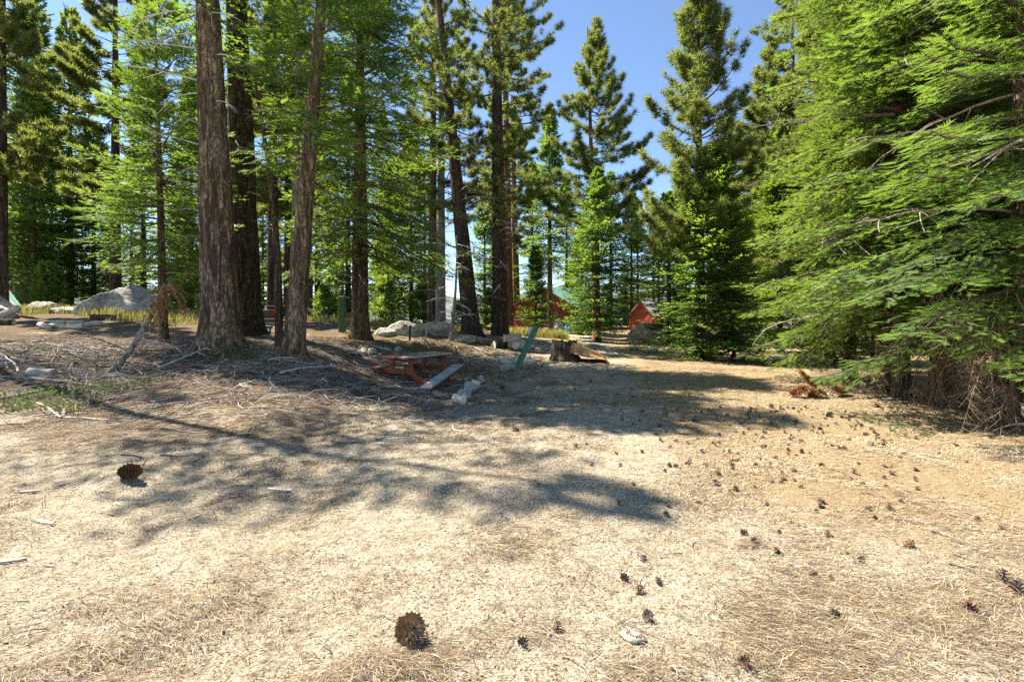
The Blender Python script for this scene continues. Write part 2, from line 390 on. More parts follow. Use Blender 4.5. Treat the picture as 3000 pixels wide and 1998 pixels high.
# ------------------------------------------------------------------ terrain
def W(px, py, Y): return np.array([(px-1500)/F*Y, Y, CAM_Z-(py-HORIZON)/F*Y])
CP = [W(*a) for a in [(650,1030,13),(855,1042,12.5),(480,1000,14),(735,990,16),(1200,1113,13),(1055,993,17),(1375,982,24),(1465,997,23),
      (1640,1050,17),(1785,1003,30),(2060,1053,20),(1515,1082,15.5),(320,922,23),(190,957,17),(40,945,18),(1665,970,50),(1410,972,46),(1890,1000,40),
      (1550,967,52),(2240,985,40),(2610,1172,9.6),(2755,1192,9.2),(2950,1260,7.3),(1243,1012,17),(1320,1002,19),(1490,1022,20),(1940,1075,14.5),(120,1098,10.8),(330,1098,11)]]
CP += [np.array(a) for a in [(0,2.3,0),(-2.4,2.3,0),(2.4,2.3,0),(0,5,0),(-5,5,0),(5,5,0),(-8,7.6,.03),(0,8,0),(6,8,0),(3,11,.02),(-3.5,10.3,.02),
      (-2,-10,0),(10,-10,0),(-15,0,.1),(15,0,.1),(14,12,.25),(20,30,.1),(-20,15,1.35),(-26,30,2.0),(-15,42,1.3),(0,72,.5),(40,72,.2),(-50,72,1.5),(60,0,.2),(-60,0,1.2),(0,-60,0),(60,60,0.2)]]
CP = np.array(CP)
def tps(r2): return np.where(r2 > 1e-9, 0.5*r2*np.log(np.maximum(r2, 1e-9)), 0)
_d = CP[:, None, :2] - CP[None, :, :2]
_n = len(CP)
_A = np.zeros((_n+3, _n+3)); _A[:_n, :_n] = tps((_d**2).sum(-1)) + np.eye(_n)*2.0
_A[:_n, _n] = 1; _A[:_n, _n+1:] = CP[:, :2]; _A[_n:, :_n] = _A[:_n, _n:].T
_wt = np.linalg.solve(_A, np.concatenate([CP[:, 2], np.zeros(3)]))
def hgt(x, y, fine=True):
    x = np.asarray(x, float); y = np.asarray(y, float)
    xc = np.clip(x, -60, 60); yc = np.clip(y, -60, 72)
    r2 = (xc[..., None]-CP[:, 0])**2 + (yc[..., None]-CP[:, 1])**2
    z = tps(r2) @ _wt[:_n] + _wt[_n] + _wt[_n+1]*xc + _wt[_n+2]*yc
    far = np.clip((np.hypot(x, y)-75)/120, 0, 1)
    z = np.clip(z, -0.6, 3.0)*(1-far) - 6.0*far*far
    z = z + 0.05*vn3(x*0.45, y*0.45, 0, 5) + 0.030*vn3(x*1.7, y*1.7, 0, 6)
    if fine: z = z + 0.016*vn3(x*6, y*6, 0, 7)
    return z
def hz(x, y): return float(hgt(np.array([x]), np.array([y]))[0])
def at(px, py, y0=1.5, y1=75):
    """where the view ray through a photograph point meets the ground"""
    Y = np.concatenate([np.linspace(y0, 20, 800), np.linspace(20.02, y1, 800)])
    X = (px-1500)/F*Y; Z = CAM_Z-(py-HORIZON)/F*Y
    d = Z - hgt(X, Y)
    k = np.argmax(d < 0) if (d < 0).any() else len(Y)-1
    return np.array([X[k], Y[k], hz(X[k], Y[k])])
def gp(px, Y):
    X = (px-1500)/F*Y
    return np.array([X, Y, hz(X, Y)])

def grow(start, step, ratio, end):
    out = [start]
    while abs(out[-1]) < abs(end):
        step *= ratio; out.append(out[-1] + step)
    return out[1:]
_px = grow(5.0, 0.062, 1.09, 900)
gx = np.concatenate([-np.array(_px[::-1]), np.linspace(-5, 5, 160), _px])
gy = np.concatenate([np.array(grow(1.6, -0.05, 1.10, -500))[::-1], np.linspace(1.6, 9, 125), grow(9.0, 0.06, 1.06, 1500)])
GX, GY = np.meshgrid(gx, gy)
GZ = hgt(GX.ravel(), GY.ravel()).reshape(GX.shape)
dist = np.hypot(GX, GY)
GZ = GZ + np.where(dist < 25, 0.007*vn3(GX*15, GY*15, 0, 31) + 0.006*np.maximum(vn3(GX*9, GY*9, 0, 33), 0), 0)
def gz(x, y):
    """height of the ground sheet itself"""
    x = np.asarray(x, float); y = np.asarray(y, float)
    i = np.clip(np.searchsorted(gx, x)-1, 0, len(gx)-2); j = np.clip(np.searchsorted(gy, y)-1, 0, len(gy)-2)
    u = np.clip((x-gx[i])/(gx[i+1]-gx[i]), 0, 1); v_ = np.clip((y-gy[j])/(gy[j+1]-gy[j]), 0, 1)
    return (GZ[j, i]*(1-u)+GZ[j, i+1]*u)*(1-v_) + (GZ[j+1, i]*(1-u)+GZ[j+1, i+1]*u)*v_
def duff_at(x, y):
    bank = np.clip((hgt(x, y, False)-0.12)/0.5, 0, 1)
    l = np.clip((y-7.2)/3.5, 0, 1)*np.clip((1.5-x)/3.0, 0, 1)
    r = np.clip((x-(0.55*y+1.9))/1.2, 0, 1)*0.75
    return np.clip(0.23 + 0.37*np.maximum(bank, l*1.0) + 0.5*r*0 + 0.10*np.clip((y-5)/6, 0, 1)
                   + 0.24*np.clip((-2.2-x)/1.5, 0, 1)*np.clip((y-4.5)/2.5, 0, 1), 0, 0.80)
def rust_at(x, y):
    return np.clip((x-0.16*y-0.1)/2.4, 0, 1)*np.clip((y-2.2)/3.0, 0.25, 1)
nx, ny = len(gx), len(gy)
ii = (np.arange(ny-1)[:, None]*nx + np.arange(nx-1)[None, :])
quads = np.stack([ii, ii+1, ii+nx+1, ii+nx], -1).reshape(-1, 4)
fx, fy = GX.ravel(), GY.ravel()
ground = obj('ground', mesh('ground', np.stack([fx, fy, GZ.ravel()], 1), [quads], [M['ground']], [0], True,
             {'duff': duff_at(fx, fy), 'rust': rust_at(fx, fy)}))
tag(ground, 'sandy forest clearing floor strewn with needles', None, None, 'structure')

# far hillside beyond the trees
a_ = np.linspace(math.radians(50), math.radians(165), 120); rr = np.array([420, 520, 700, 1000, 1400])
hv = []
for k, r in enumerate(rr):
    zz = [-8, 6, 26, 44, 38][k]*(1+0.45*fbm(a_*6, np.full_like(a_, k*0.35), 0, 77, 4))
    hv.append(np.stack([r*np.cos(a_), r*np.sin(a_), zz], 1))
hv = np.concatenate(hv); ii = (np.arange(4)[:, None]*120 + np.arange(119)[None, :])
tag(obj('hills', mesh('hills', hv, [np.stack([ii, ii+1, ii+121, ii+120], -1).reshape(-1, 4)], [M['hill']], [0], True)), 'bare grey far hillside', None, None, 'structure')
# ------------------------------------------------------------------ trees
def shoot_template(lod):
    V, T = [], []
    if lod == 0:
        us, w_, bl, fw = [0.0, 0.20, 0.40, 0.58], 0.27, 0.17, 0.34
    elif lod == 1:
        us, w_, bl, fw = [0.0, 0.28, 0.54], 0.29, 0.24, 0.34
    else:
        V = [(0, 0, 0), (0.62, 0, 0), (0.80, 0.30, 0.07), (0.12, 0, 0), (0.74, 0, 0), (0.92, -0.28, 0.07)]
        return np.array(V)*1.22, np.array([(0, 1, 2), (3, 5, 4)])
    for k, u in enumerate(us):
        wd = w_*(1.0 - 0.45*u) * (0.85 if k == 0 else 1)
        for sgn in (-1, 1):
            n = len(V)
            V += [(u, 0, 0), (u+bl, 0, 0.0), (u+bl*0.5+fw, sgn*wd, 0.10*wd/w_)]
            T.append((n, n+1, n+2) if sgn > 0 else (n, n+2, n+1))
    return np.array(V, float), np.array(T)
SHOOT = {k: shoot_template(k) for k in (0, 1, 2)}

def tuft_template(n, seed, wd):
    r = np.random.default_rng(seed); V, T = [], []
    for k in range(n):
        ph = k*2.39996; th = math.radians(18 + 66*math.sqrt((k+0.5)/n))
        d = np.array([math.cos(th), math.sin(th)*math.cos(ph), math.sin(th)*math.sin(ph)])
        s_ = nrm(np.cross(d, r.normal(size=3)))
        b = np.array([-0.25+0.25*math.cos(th), 0, 0])
        L = r.uniform(0.8, 1.05); m = len(V)
        V += [b - s_*wd*0.5, b + s_*wd*0.5, b + d*L + np.array([0, 0, -0.04])]
        T.append((m, m+1, m+2))
    return np.array(V), np.array(T)
TUFT = {0: tuft_template(34, 1, 0.045), 1: tuft_template(18, 2, 0.105), 2: tuft_template(12, 3, 0.165)}

def place(tmpl, base, x, nrmal, ln, wsc=1.0):
    """copies of a template at base (n,3), along x, with normal, scaled by ln (n,)"""
    tv, tt = tmpl
    x = nrm(x); y = nrm(np.cross(nrmal, x)); z = np.cross(x, y)
    ln = ln[:, None, None]
    V = base[:, None, :] + ln*(tv[None, :, 0:1]*x[:, None, :] + wsc*tv[None, :, 1:2]*y[:, None, :] + wsc*tv[None, :, 2:3]*z[:, None, :])
    n, k = len(base), len(tv)
    T = (tt[None] + (np.arange(n)*k)[:, None, None]).reshape(-1, 3)
    return V.reshape(-1, 3), T

def tubes_many(P, r0, r1, seg=3):
    """P (n,K,3) -> many tapering tubes"""
    n, K, _ = P.shape
    T = nrm(np.gradient(P, axis=1)); S = nrm(np.cross(T, np.array([0.13, 0.21, 1.0]))); U = np.cross(S, T)
    rad = np.asarray(r0)[:, None]*(1-np.linspace(0, 1, K)[None]) + np.asarray(r1)[:, None]*np.linspace(0, 1, K)[None]
    a = np.linspace(0, 2*math.pi, seg, endpoint=False)
    V = P[:, :, None, :] + rad[:, :, None, None]*(np.cos(a)[None, None, :, None]*S[:, :, None, :] + np.sin(a)[None, None, :, None]*U[:, :, None, :])
    b = (np.arange(n)*K*seg)[:, None, None]; i = (np.arange(K-1)*seg)[None, :, None]; j = np.arange(seg)[None, None, :]; j2 = (j+1) % seg
    Q = np.stack([b+i+j, b+i+j2, b+i+seg+j2, b+i+seg+j], -1).reshape(-1, 4)
    return V.reshape(-1, 3), Q

def branch_curves(r, H, zb, R, nb, axis, pw, droop, el_lo, el_hi, tipup, K, low, bias, tight=0.35):
    t = np.sort(r.uniform(0, 1, nb)**0.92)
    # whorls: gather heights into loose tiers
    tier = 0.55/(H-zb); t = np.clip(t + tight*(np.round(t/tier)*tier - t), 0, 0.995)
    z = zb + (H-zb)*t
    phi = np.arange(nb)*2.39996 + r.normal(0, 0.5, nb)
    prof = (1-t)**pw * (1-low*np.exp(-t/0.10))
    L = R*prof*r.uniform(0.55, 1.15, nb) + 0.15
    if bias is not None: L = L*(1 + bias[1]*np.cos(phi-bias[0]))
    el = np.radians(el_lo + (el_hi-el_lo)*t**1.4) + r.normal(0, 0.10, nb)
    s = np.linspace(0, 1, K)
    ph = phi[:, None] + r.normal(0, 0.16, nb)[:, None]*s[None]
    rad = L[:, None]*s[None]*np.cos(el)[:, None]
    wob = r.normal(0, 0.02, (nb, K))*s[None]*L[:, None]
    zz = L[:, None]*s[None]*np.sin(el)[:, None] - (droop*L*(1-t)**0.4)[:, None]*(s[None]**1.7) + (tipup*L)[:, None]*(s[None]**4) + wob
    ax = axis(z)
    P = np.stack([ax[:, 0:1] + rad*np.cos(ph), ax[:, 1:2] + rad*np.sin(ph), z[:, None]+zz], -1)
    return t, L, P

def lerp_curve(P, s):
    """P (n,K,3), s (n,m) -> points and tangents (n,m,3)"""
    n, K, _ = P.shape
    f = np.clip(s, 0, 0.9999)*(K-1); i = f.astype(int); u = (f-i)[..., None]
    idx = np.arange(n)[:, None]
    a, b = P[idx, i], P[idx, i+1]
    return a*(1-u)+b*u, nrm(b-a)

def straight(z): return np.zeros((len(z), 2))

def fir_crown(name, seed, H, zb, R, nb, m, lod, mat='fir', wood_='twig_dark', axis=straight, pw=0.85, droop=0.22, el_lo=-6, el_hi=48,
              tipup=0.10, low=0.35, bare=0.18, shoot=0.12, step=0.085, lmax=0.75, sag=0.10, bias=None, wr=1.0, flat=0.16, tight=0.35):
    r = np.random.default_rng(seed); K = 7
    t, L, P = branch_curves(r, H, zb, R, nb, axis, pw, droop, el_lo, el_hi, np.full(nb, tipup), K, low, bias, tight)
    Wv, Wq = tubes_many(P, 0.010+0.011*L*wr, np.full(nb, 0.004), 3 if lod else 4)
    # twigs
    s = np.linspace(0, 1, m)[None] * (0.99-bare) + bare + r.uniform(-0.5, 0.5, (nb, m))*(1-bare)/m
    s = np.clip(s, 0.05, 0.995)
    p, T = lerp_curve(P, np.concatenate([s, s], 1))
    s2 = np.concatenate([s, s], 1)
    sign = np.concatenate([np.ones((nb, m)), -np.ones((nb, m))], 1)
    side = nrm(np.cross(T, np.array([0, 0, 1.0]))); up = np.cross(side, T)
    A = r.uniform(0.75, 1.15, s2.shape)[..., None]
    D = nrm(T*np.cos(A) + side*sign[..., None]*np.sin(A) + up*r.normal(0.0, flat, s2.shape)[..., None])
    l = np.minimum(0.10 + 0.42*L[:, None]*(1-s2)**0.75, lmax)*r.uniform(0.55, 1.2, s2.shape)
    p, D, up, l, s2 = [q.reshape(-1, *q.shape[2:]) for q in (p, D, up, l, s2)]
    # add the branch tip itself
    keep = r.uniform(0, 1, len(l)) < 0.95
    p, D, up, l, s2 = p[keep], D[keep], up[keep], l[keep], s2[keep]
    # shoots
    q = int(np.ceil(lmax*1.2/step))
    k = np.arange(q)[None]; dd = (k+0.6)*step + r.uniform(-0.3, 0.3, (len(l), q))*step
    ok = dd < l[:, None]
    i, kk = np.nonzero(ok); d = dd[i, kk]; u = d/l[i]
    base = p[i] + D[i]*d[:, None] + np.array([0, 0, -1.0])*(sag*l[i]*u*u)[:, None]
    lat = nrm(np.cross(up[i], D[i])); sg = np.where((kk % 2) == 0, 1.0, -1.0)[:, None]
    B = r.uniform(0.35, 0.95, len(i))[:, None]
    Dd = nrm(D[i] - np.array([0, 0, 1.0])*(2*sag*u)[:, None])
    X = Dd*np.cos(B) + lat*sg*np.sin(B) + up[i]*r.normal(0.03, 0.14, len(i))[:, None]
    nn = nrm(up[i] + r.normal(0, 0.12+1.3*flat, (len(i), 3)))
    ln = shoot*r.uniform(0.7, 1.25, len(i))*(1.05-0.3*u)
    tip = np.clip(0.55*u + 0.5*s2[i]-0.35 + r.normal(0, 0.12, len(i)), 0, 1)
    # terminal shoots of the twigs
    e = p + D*l[:, None] + np.array([0, 0, -1.0])*(sag*l)[:, None]
    base = np.concatenate([base, e - D*0.03]); X = np.concatenate([X, D]); nn = np.concatenate([nn, nrm(up + r.normal(0, 0.25, up.shape))])
    ln = np.concatenate([ln, shoot*r.uniform(0.8, 1.3, len(e))]); tip = np.concatenate([tip, np.clip(0.5+0.5*s2, 0, 1)])
    Sv, St = place(SHOOT[lod], base, X, nn, ln)
    tipv = np.repeat(tip, len(SHOOT[lod][0]))
    polys = [St + len(Wv), Wq]; mi = [0, 1]; V = [Wv, Sv]; tp = [np.zeros(len(Wv)), tipv]
    if lod == 0:
        e2 = np.stack([p, e], 1); Tv, Tq = tubes_many(e2, np.full(len(e), 0.004), np.full(len(e), 0.002), 3)
        n0 = len(Wv)+len(Sv); V.append(Tv); tp.append(np.zeros(len(Tv))); polys.append(Tq + n0); mi.append(1)
    return mesh(name, np.concatenate(V), polys, [M[mat], M[wood_]], mi, False, {'tip': np.concatenate(tp)})

def pine_crown(name, seed, H, zb, R, nb, lod, mat='pine', wood_='twig_dark', axis=straight, pw=0.6, droop=0.18, el_lo=-14, el_hi=45,
               tipup=0.28, low=0.45, tuft=0.22, dens=9.0, bias=None, bare=0.35):
    r = np.random.default_rng(seed); K = 8
    t, L, P = branch_curves(r, H, zb, R, nb, axis, pw, droop, el_lo, el_hi, np.full(nb, tipup), K, low, bias)
    Wv, Wq = tubes_many(P, 0.014+0.014*L, np.full(nb, 0.006), 3 if lod else 4)
    cnt = np.maximum(3, (dens*L*r.uniform(0.7, 1.2, nb)).astype(int))
    bi = np.repeat(np.arange(nb), cnt)
    s = bare + (1-bare)*r.uniform(0, 1, len(bi))**0.7
    p, T = lerp_curve(P[bi], s[:, None]); p, T = p[:, 0], T[:, 0]
    side = nrm(np.cross(T, np.array([0, 0, 1.0]))); up = np.cross(side, T)
    off = (0.06+0.34*L[bi]*(1-s)**0.8)*r.uniform(-1, 1, len(bi))
    D = nrm(T*0.55 + side*np.sign(off)[:, None]*np.minimum(1, np.abs(off)*2.5)[:, None] + up*r.uniform(0.0, 0.75, len(bi))[:, None] + r.normal(0, 0.12, (len(bi), 3)))
    e = p + side*off[:, None] + T*np.abs(off)[:, None]*0.7 + np.array([0, 0, 1.0])*(np.abs(off)*r.uniform(-0.15, 0.45, len(bi)))[:, None]
    Bv, Bq = tubes_many(np.stack([p, (p+e)/2 + np.array([0, 0, -0.03]), e], 1), np.full(len(e), 0.010), np.full(len(e), 0.005), 3)
    base, X, tip = [e], [D], [np.clip(r.normal(0.45, 0.25, len(e)), 0, 1)]
    # a second tuft a little further back on most branchlets
    k = r.uniform(0, 1, len(e)) < 0.75
    base.append((e - D*tuft*0.55)[k]); X.append(nrm(D + r.normal(0, 0.3, D.shape))[k]); tip.append(np.clip(r.normal(0.2, 0.2, k.sum()), 0, 1))
    # tips of the branches
    base.append(P[:, -1]); X.append(nrm(P[:, -1]-P[:, -2])); tip.append(np.full(nb, 0.6))
    base, X, tip = np.concatenate(base), np.concatenate(X), np.concatenate(tip)
    ln = tuft*r.uniform(0.75, 1.2, len(base))
    Sv, St = place(TUFT[lod], base, X, r.normal(size=base.shape), ln)
    V = np.concatenate([Wv, Bv, Sv]); polys = [St + len(Wv)+len(Bv), Wq, Bq + len(Wv)]
    tp = np.concatenate([np.zeros(len(Wv)+len(Bv)), np.repeat(tip, len(TUFT[lod][0]))])
    return mesh(name, V, polys, [M[mat], M[wood_]], [0, 1, 1], False, {'tip': tp})

def trunk_mesh(name, H, r0, r1, mat, lean=(0, 0), bend=0.0, seed=0, seg=20, rows=40, amp=0.05, flare=0.5, sink=0.35, pw=1.0, knots=0):
    """trunk along z from -sink to H; lean = xy offset of the top"""
    z = np.concatenate([np.linspace(-sink, 0.9, max(6, rows//5)), 0.9 + (H-0.9)*np.linspace(0, 1, rows)[1:]**1.15])
    u = np.clip(z/H, 0, 1)
    th = np.linspace(0, 2*math.pi, seg, endpoint=False)
    rad = r0 + (r1-r0)*u**pw
    ct, stt = np.cos(th)[None], np.sin(th)[None]; zz = z[:, None]
    lobes = 1 + 0.45*vn3(ct*1.6, stt*1.6, 0*zz, seed+3)
    fl = flare*np.exp(-np.maximum(zz, 0)/(0.55*r0+0.1))*lobes
    q = 1.4*r0/0.3
    ridge = vn3(ct*5.0*q, stt*5.0*q, zz*1.3, seed) * 0.6 + vn3(ct*11*q, stt*11*q, zz*3.0, seed+1)*0.45 + 0.4*vn3(ct*1.3, stt*1.3, zz*0.5, seed+2)
    R = rad[:, None]*(1 + fl + amp*ridge*np.minimum(1, seg/24))
    cx = lean[0]*u + bend*np.sin(u*math.pi); cy = lean[1]*u + 0.4*bend*np.sin(u*4)
    V = np.stack([cx[:, None]+R*ct, cy[:, None]+R*stt, np.broadcast_to(zz, R.shape)], -1).reshape(-1, 3)
    K = len(z); i = np.arange(K-1)[:, None]*seg; j = np.arange(seg)[None]; j2 = (j+1) % seg
    Q = np.stack([i+j, i+j2, i+seg+j2, i+seg+j], -1).reshape(-1, 4)
    V = np.concatenate([V, [[cx[-1], cy[-1], H+r1]]]); jj = np.arange(seg)
    T = np.stack([(K-1)*seg+jj, (K-1)*seg+(jj+1) % seg, np.full(seg, len(V)-1)], 1)
    return mesh(name, V, [Q, T], [M[mat]], [0, 0], True)

def dead_branch_mesh(name, seed, L, mat='twig_pale', sub=6, curl=0.5, droop=0.35, r0=0.016, seg=5):
    """one bare branch leaving the origin along +X"""
    r = np.random.default_rng(seed); mb = MB(); K = 9
    s = np.linspace(0, 1, K); c1 = r.uniform(-curl, curl)
    P = np.stack([L*s*np.cos(c1*s), L*np.sin(c1*s)*s, -droop*L*s**1.8 + 0.12*L*s + r.normal(0, 0.012*L, K)*s], 1)
    P[:, 1] += r.normal(0, 0.02*L, K)*s
    mb.tube(P, np.linspace(r0, r0*0.3, K), seg)
    for k in range(sub):
        u = r.uniform(0.25, 0.95); i = min(int(u*(K-1)), K-2); p = P[i] + (P[i+1]-P[i])*(u*(K-1)-i)
        T = nrm(P[i+1]-P[i]); l = L*r.uniform(0.15, 0.45)*(1.1-0.6*u)
        sd_ = nrm(np.cross(T, np.array([0, 0, 1.0])))*r.choice([-1, 1])
        D = nrm(T*r.uniform(0.4, 0.9) + sd_*r.uniform(0.4, 0.9) + np.array([0, 0, r.uniform(-0.6, 0.2)]))
        v = np.linspace(0, 1, 5); cv = r.uniform(-0.5, 0.3)
        Q = p + D*(l*v)[:, None] + np.array([0, 0, 1.0])*(cv*l*v*v)[:, None] + sd_*(r.uniform(-0.3, 0.3)*l*v*v)[:, None]
        mb.tube(Q, np.linspace(r0*0.5, r0*0.18, 5), 4)
    return mb.build(name, M[mat])

DEAD = [dead_branch_mesh('dead_branch', 100+k, 1.0, 'twig_pale', 5+k % 4, 0.6, 0.25+0.12*(k % 4), 0.014) for k in range(6)]
DEADG = [dead_branch_mesh('dead_branch', 200+k, 1.0, 'twig', 6+k % 4, 0.5, 0.2+0.1*(k % 4), 0.012) for k in range(6)]

def add_dead(root, axisf, radf, specs, pool=None):
    """specs: (height, azimuth, length); each becomes a part of its own"""
    pool = pool or DEAD
    for k, (z, az, L) in enumerate(specs):
        c = axisf(z); rr_ = radf(z)*0.92
        obj('dead_branch', pool[(k*7+3) % len(pool)], root, (c[0]+rr_*math.cos(az), c[1]+rr_*math.sin(az), z),
            (((k*37) % 60-30)/100.0, ((k*53) % 50-25)/100.0, az), (L, L, L))

def tree(name, label, px, Y, trunk_me, crown_me=None, group=None, rz=0.0, scale=(1, 1, 1), X=None, rzc=None, sink=0.0):
    p = gp(px, Y) if X is None else np.array([X, Y, hz(X, Y)])
    root = thing(name, label, 'tree', (p[0], p[1], p[2]-sink), 0, group)
    root.scale = scale
    obj('trunk', trunk_me, root, None, (0, 0, rz))
    if crown_me is not None: tag(obj('crown', crown_me, root, None, (0, 0, rz if rzc is None else rzc)), None, None, None, None)
    return root

R_ = np.random.default_rng(7)
PI = math.pi
# ---- the trees around the clearing
# A: thick grey-brown fir
tA = tree('fir_tree', 'thick grey-brown fir trunk with pale curled dead branches beside leaning dead pole', 650, 13,
          trunk_mesh('trunk', 16, 0.47, 0.14, 'bark_grey', (-0.72, 0.1), 0, 11, 72, 170, 0.085, 0.6),
          fir_crown('crown', 21, 16.4, 9.0, 2.1, 70, 9, 2, shoot=0.17, step=0.12, axis=lambda z: np.stack([-0.85*z/19, 0*z], 1), low=0.2, droop=0.3))
sp = [(3.4, 2.9, .5), (4.4, 3.3, .7), (5.0, 2.7, 1.0), (5.5, 3.4, 1.3), (6.0, 4.0, .8), (6.3, 2.9, 1.5), (6.9, 3.2, 1.3), (7.2, 3.6, 1.6), (7.7, 2.5, 1.2), (8.1, 3.3, 1.7),
      (8.6, 3.0, 1.4), (9.0, 3.7, 1.8), (9.4, 2.8, 1.8), (9.8, 3.3, 1.5), (6.6, -0.7, .9), (7.9, -0.4, 1.3), (8.9, -0.9, 1.1), (9.5, -0.3, 1.4), (4.0, 4.2, .45), (3.0, 3.6, .35), (3.7, 3.9, .5), (4.7, 4.3, .55)]
add_dead(tA, lambda z: (-0.85*z/19, 0.1*z/19), lambda z: 0.47-0.37*z/19, sp)
# B: dark thick trunk behind
tB = tree('fir_tree', 'dark furrowed fir trunk standing close behind the thick grey-brown fir', 725, 16,
          trunk_mesh('trunk', 18, 0.46, 0.2, 'bark_dark', (-0.6, 0), 0, 12, 64, 130, 0.09, 0.5),
          fir_crown('crown', 22, 18.4, 11.5, 2.2, 60, 8, 2, shoot=0.18, step=0.13, low=0.2, droop=0.3, axis=lambda z: np.stack([-0.7*z/21, 0*z], 1)))
sp = [(R_.uniform(3.5, 11), R_.uniform(-1.3, 0.6), R_.uniform(.5, 1.5)) for k in range(16)]
add_dead(tB, lambda z: (-0.7*z/21, 0), lambda z: 0.46-0.3*z/21, sp, DEADG)
# C: leaning fir
axC = lambda z: np.stack([1.05*z/14, 0.1*z/14], 1)
tC = tree('fir_tree', 'slender leaning fir with cracked brown bark rooted in stick litter', 858, 12.5,
          trunk_mesh('trunk', 12.4, 0.265, 0.08, 'bark_grey', (0.93, 0.1), 0, 13, 64, 150, 0.08, 0.42),
          fir_crown('crown', 23, 12.9, 4.0, 2.2, 90, 12, 1, mat='fir_bright', axis=axC, low=0.1, pw=0.5, droop=0.28, bare=0.38, bias=(-0.5, 0.35), shoot=0.19))
sp = [(R_.uniform(1.8, 9.5), R_.uniform(-2.6, 1.0), R_.uniform(.3, 1.1)) for k in range(18)]
add_dead(tC, lambda z: (1.05*z/14, 0), lambda z: 0.26-0.2*z/14, sp, DEADG)
# D: thin pale stem behind C
tD = tree('fir_tree', 'thin pale spotted stem rising just behind the leaning brown fir', 856, 15,
          trunk_mesh('trunk', 15, 0.13, 0.05, 'bark_pale', (0.35, 0), 0, 14, 24, 60, 0.05, 0.3),
          fir_crown('crown', 24, 15.5, 5.0, 1.6, 90, 9, 1, bare=0.2, pw=0.6, shoot=0.16, axis=lambda z: np.stack([0.35*z/15, 0*z], 1)))
# E: slim fir with bright crown
E_cr = fir_crown('crown', 25, 9.8, 2.3, 2.3, 105, 14, 1, mat='fir_bright', bare=0.2, pw=0.55, droop=0.12, shoot=0.185, step=0.1, low=0.3, el_lo=-10)
tE = tree('fir_tree', 'slim fir with bright feathery crown beside the leaning dead pole', 480, 14,
          trunk_mesh('trunk', 9.5, 0.125, 0.02, 'bark_brown', (-0.25, 0), 0, 15, 28, 70, 0.06, 0.4), E_cr)
add_dead(tE, lambda z: (-0.25*z/9.5, 0), lambda z: 0.12-0.1*z/9.5, [(R_.uniform(.9, 4.0), R_.uniform(0, 6.28), R_.uniform(.6, 1.5)) for k in range(12)], DEADG)
# G: crooked thin trunk between B and C
tree('fir_tree', 'crooked thin bare trunk between the dark fir and the leaning brown fir', 818, 13.6,
     trunk_mesh('trunk', 7.5, 0.115, 0.04, 'bark_brown', (-0.75, 0.2), 0.16, 16, 24, 50, 0.07, 0.25))
# H: fir with heavy drooping boughs
H_cr = fir_crown('crown', 28, 15.5, 2.6, 4.0, 185, 15, 1, mat='fir', bare=0.18, pw=0.5, droop=0.42, shoot=0.25, step=0.11, low=0.4, lmax=0.9, tipup=0.16, sag=0.22, bias=(-0.3, 0.25))
tH = tree('fir_tree', 'broad fir with heavy drooping boughs behind the picnic table', 1055, 17,
          trunk_mesh('trunk', 15.2, 0.31, 0.05, 'bark_brown', (0, 0), 0, 17, 56, 110, 0.07, 0.42), H_cr)
add_dead(tH, lambda z: (0, 0), lambda z: 0.3-0.26*z/20, [(R_.uniform(1.8, 9), R_.uniform(-2.8, 0.8), R_.uniform(.8, 2.2)) for k in range(34)], DEADG)
# I: twin red-grey trunks
pineI = pine_crown('crown', 31, 20, 6.5, 3.2, 70, 1, dens=9, tuft=0.26)
for k, (px, Y, mt, lb) in enumerate([(1266, 28, 'bark_brown', 'mossy trunk of the twin pines behind the half-buried boulders'), (1290, 27.6, 'bark_pale', 'pale bare-based trunk of the twin pines behind the half-buried boulders')]):
    tI = tree('pine_tree', lb, px, Y, trunk_mesh('trunk', 19.5, 0.31, 0.08, mt, (0.1, 0), 0, 32+k, 36, 70, 0.06, 0.45), pineI, None, 0.0, (1, 1, 1), None, 1.7*k)
    add_dead(tI, lambda z: (0, 0), lambda z: 0.3-0.2*z/23, [(R_.uniform(1.5, 12), R_.uniform(0, 6.28), R_.uniform(.8, 2.0)) for q in range(14)], DEADG)
# J: mossy leaning trunk
tJ = tree('pine_tree', 'mossy dark pine trunk tilting away from the blue drum and snag', 1383, 24,
          trunk_mesh('trunk', 18, 0.45, 0.12, 'bark_dark', (-1.8, 0), 0, 35, 44, 90, 0.06, 0.4),
          pine_crown('crown', 36, 18.5, 6.5, 3.2, 60, 1, dens=9, tuft=0.26, axis=lambda z: np.stack([-1.8*z/18, 0*z], 1)))
add_dead(tJ, lambda z: (-2.2*z/22, 0), lambda z: 0.45-0.35*z/22, [(R_.uniform(1.0, 9), R_.uniform(0, 6.28), R_.uniform(.8, 2.4)) for k in range(26)], DEADG)
# K: tall pine
axK = lambda z: np.stack([-0.35*z/25, 0*z], 1)
tK = tree('pine_tree', 'tall straight dark pine beside the log pile with wide upper boughs', 1466, 26.5,
          trunk_mesh('trunk', 22.5, 0.45, 0.14, 'bark_dark', (-0.32, 0), 0, 37, 52, 120, 0.07, 0.35),
          pine_crown('crown', 38, 23, 6.0, 4.3, 70, 1, dens=10, axis=axK, pw=0.42, droop=0.16, low=0.72, tuft=0.29, bare=0.25))
add_dead(tK, lambda z: (-0.35*z/25, 0), lambda z: 0.4-0.3*z/25, [(R_.uniform(2.5, 10.5), R_.uniform(-2.9, 0.2), R_.uniform(.6, 1.7)) for k in range(24)])
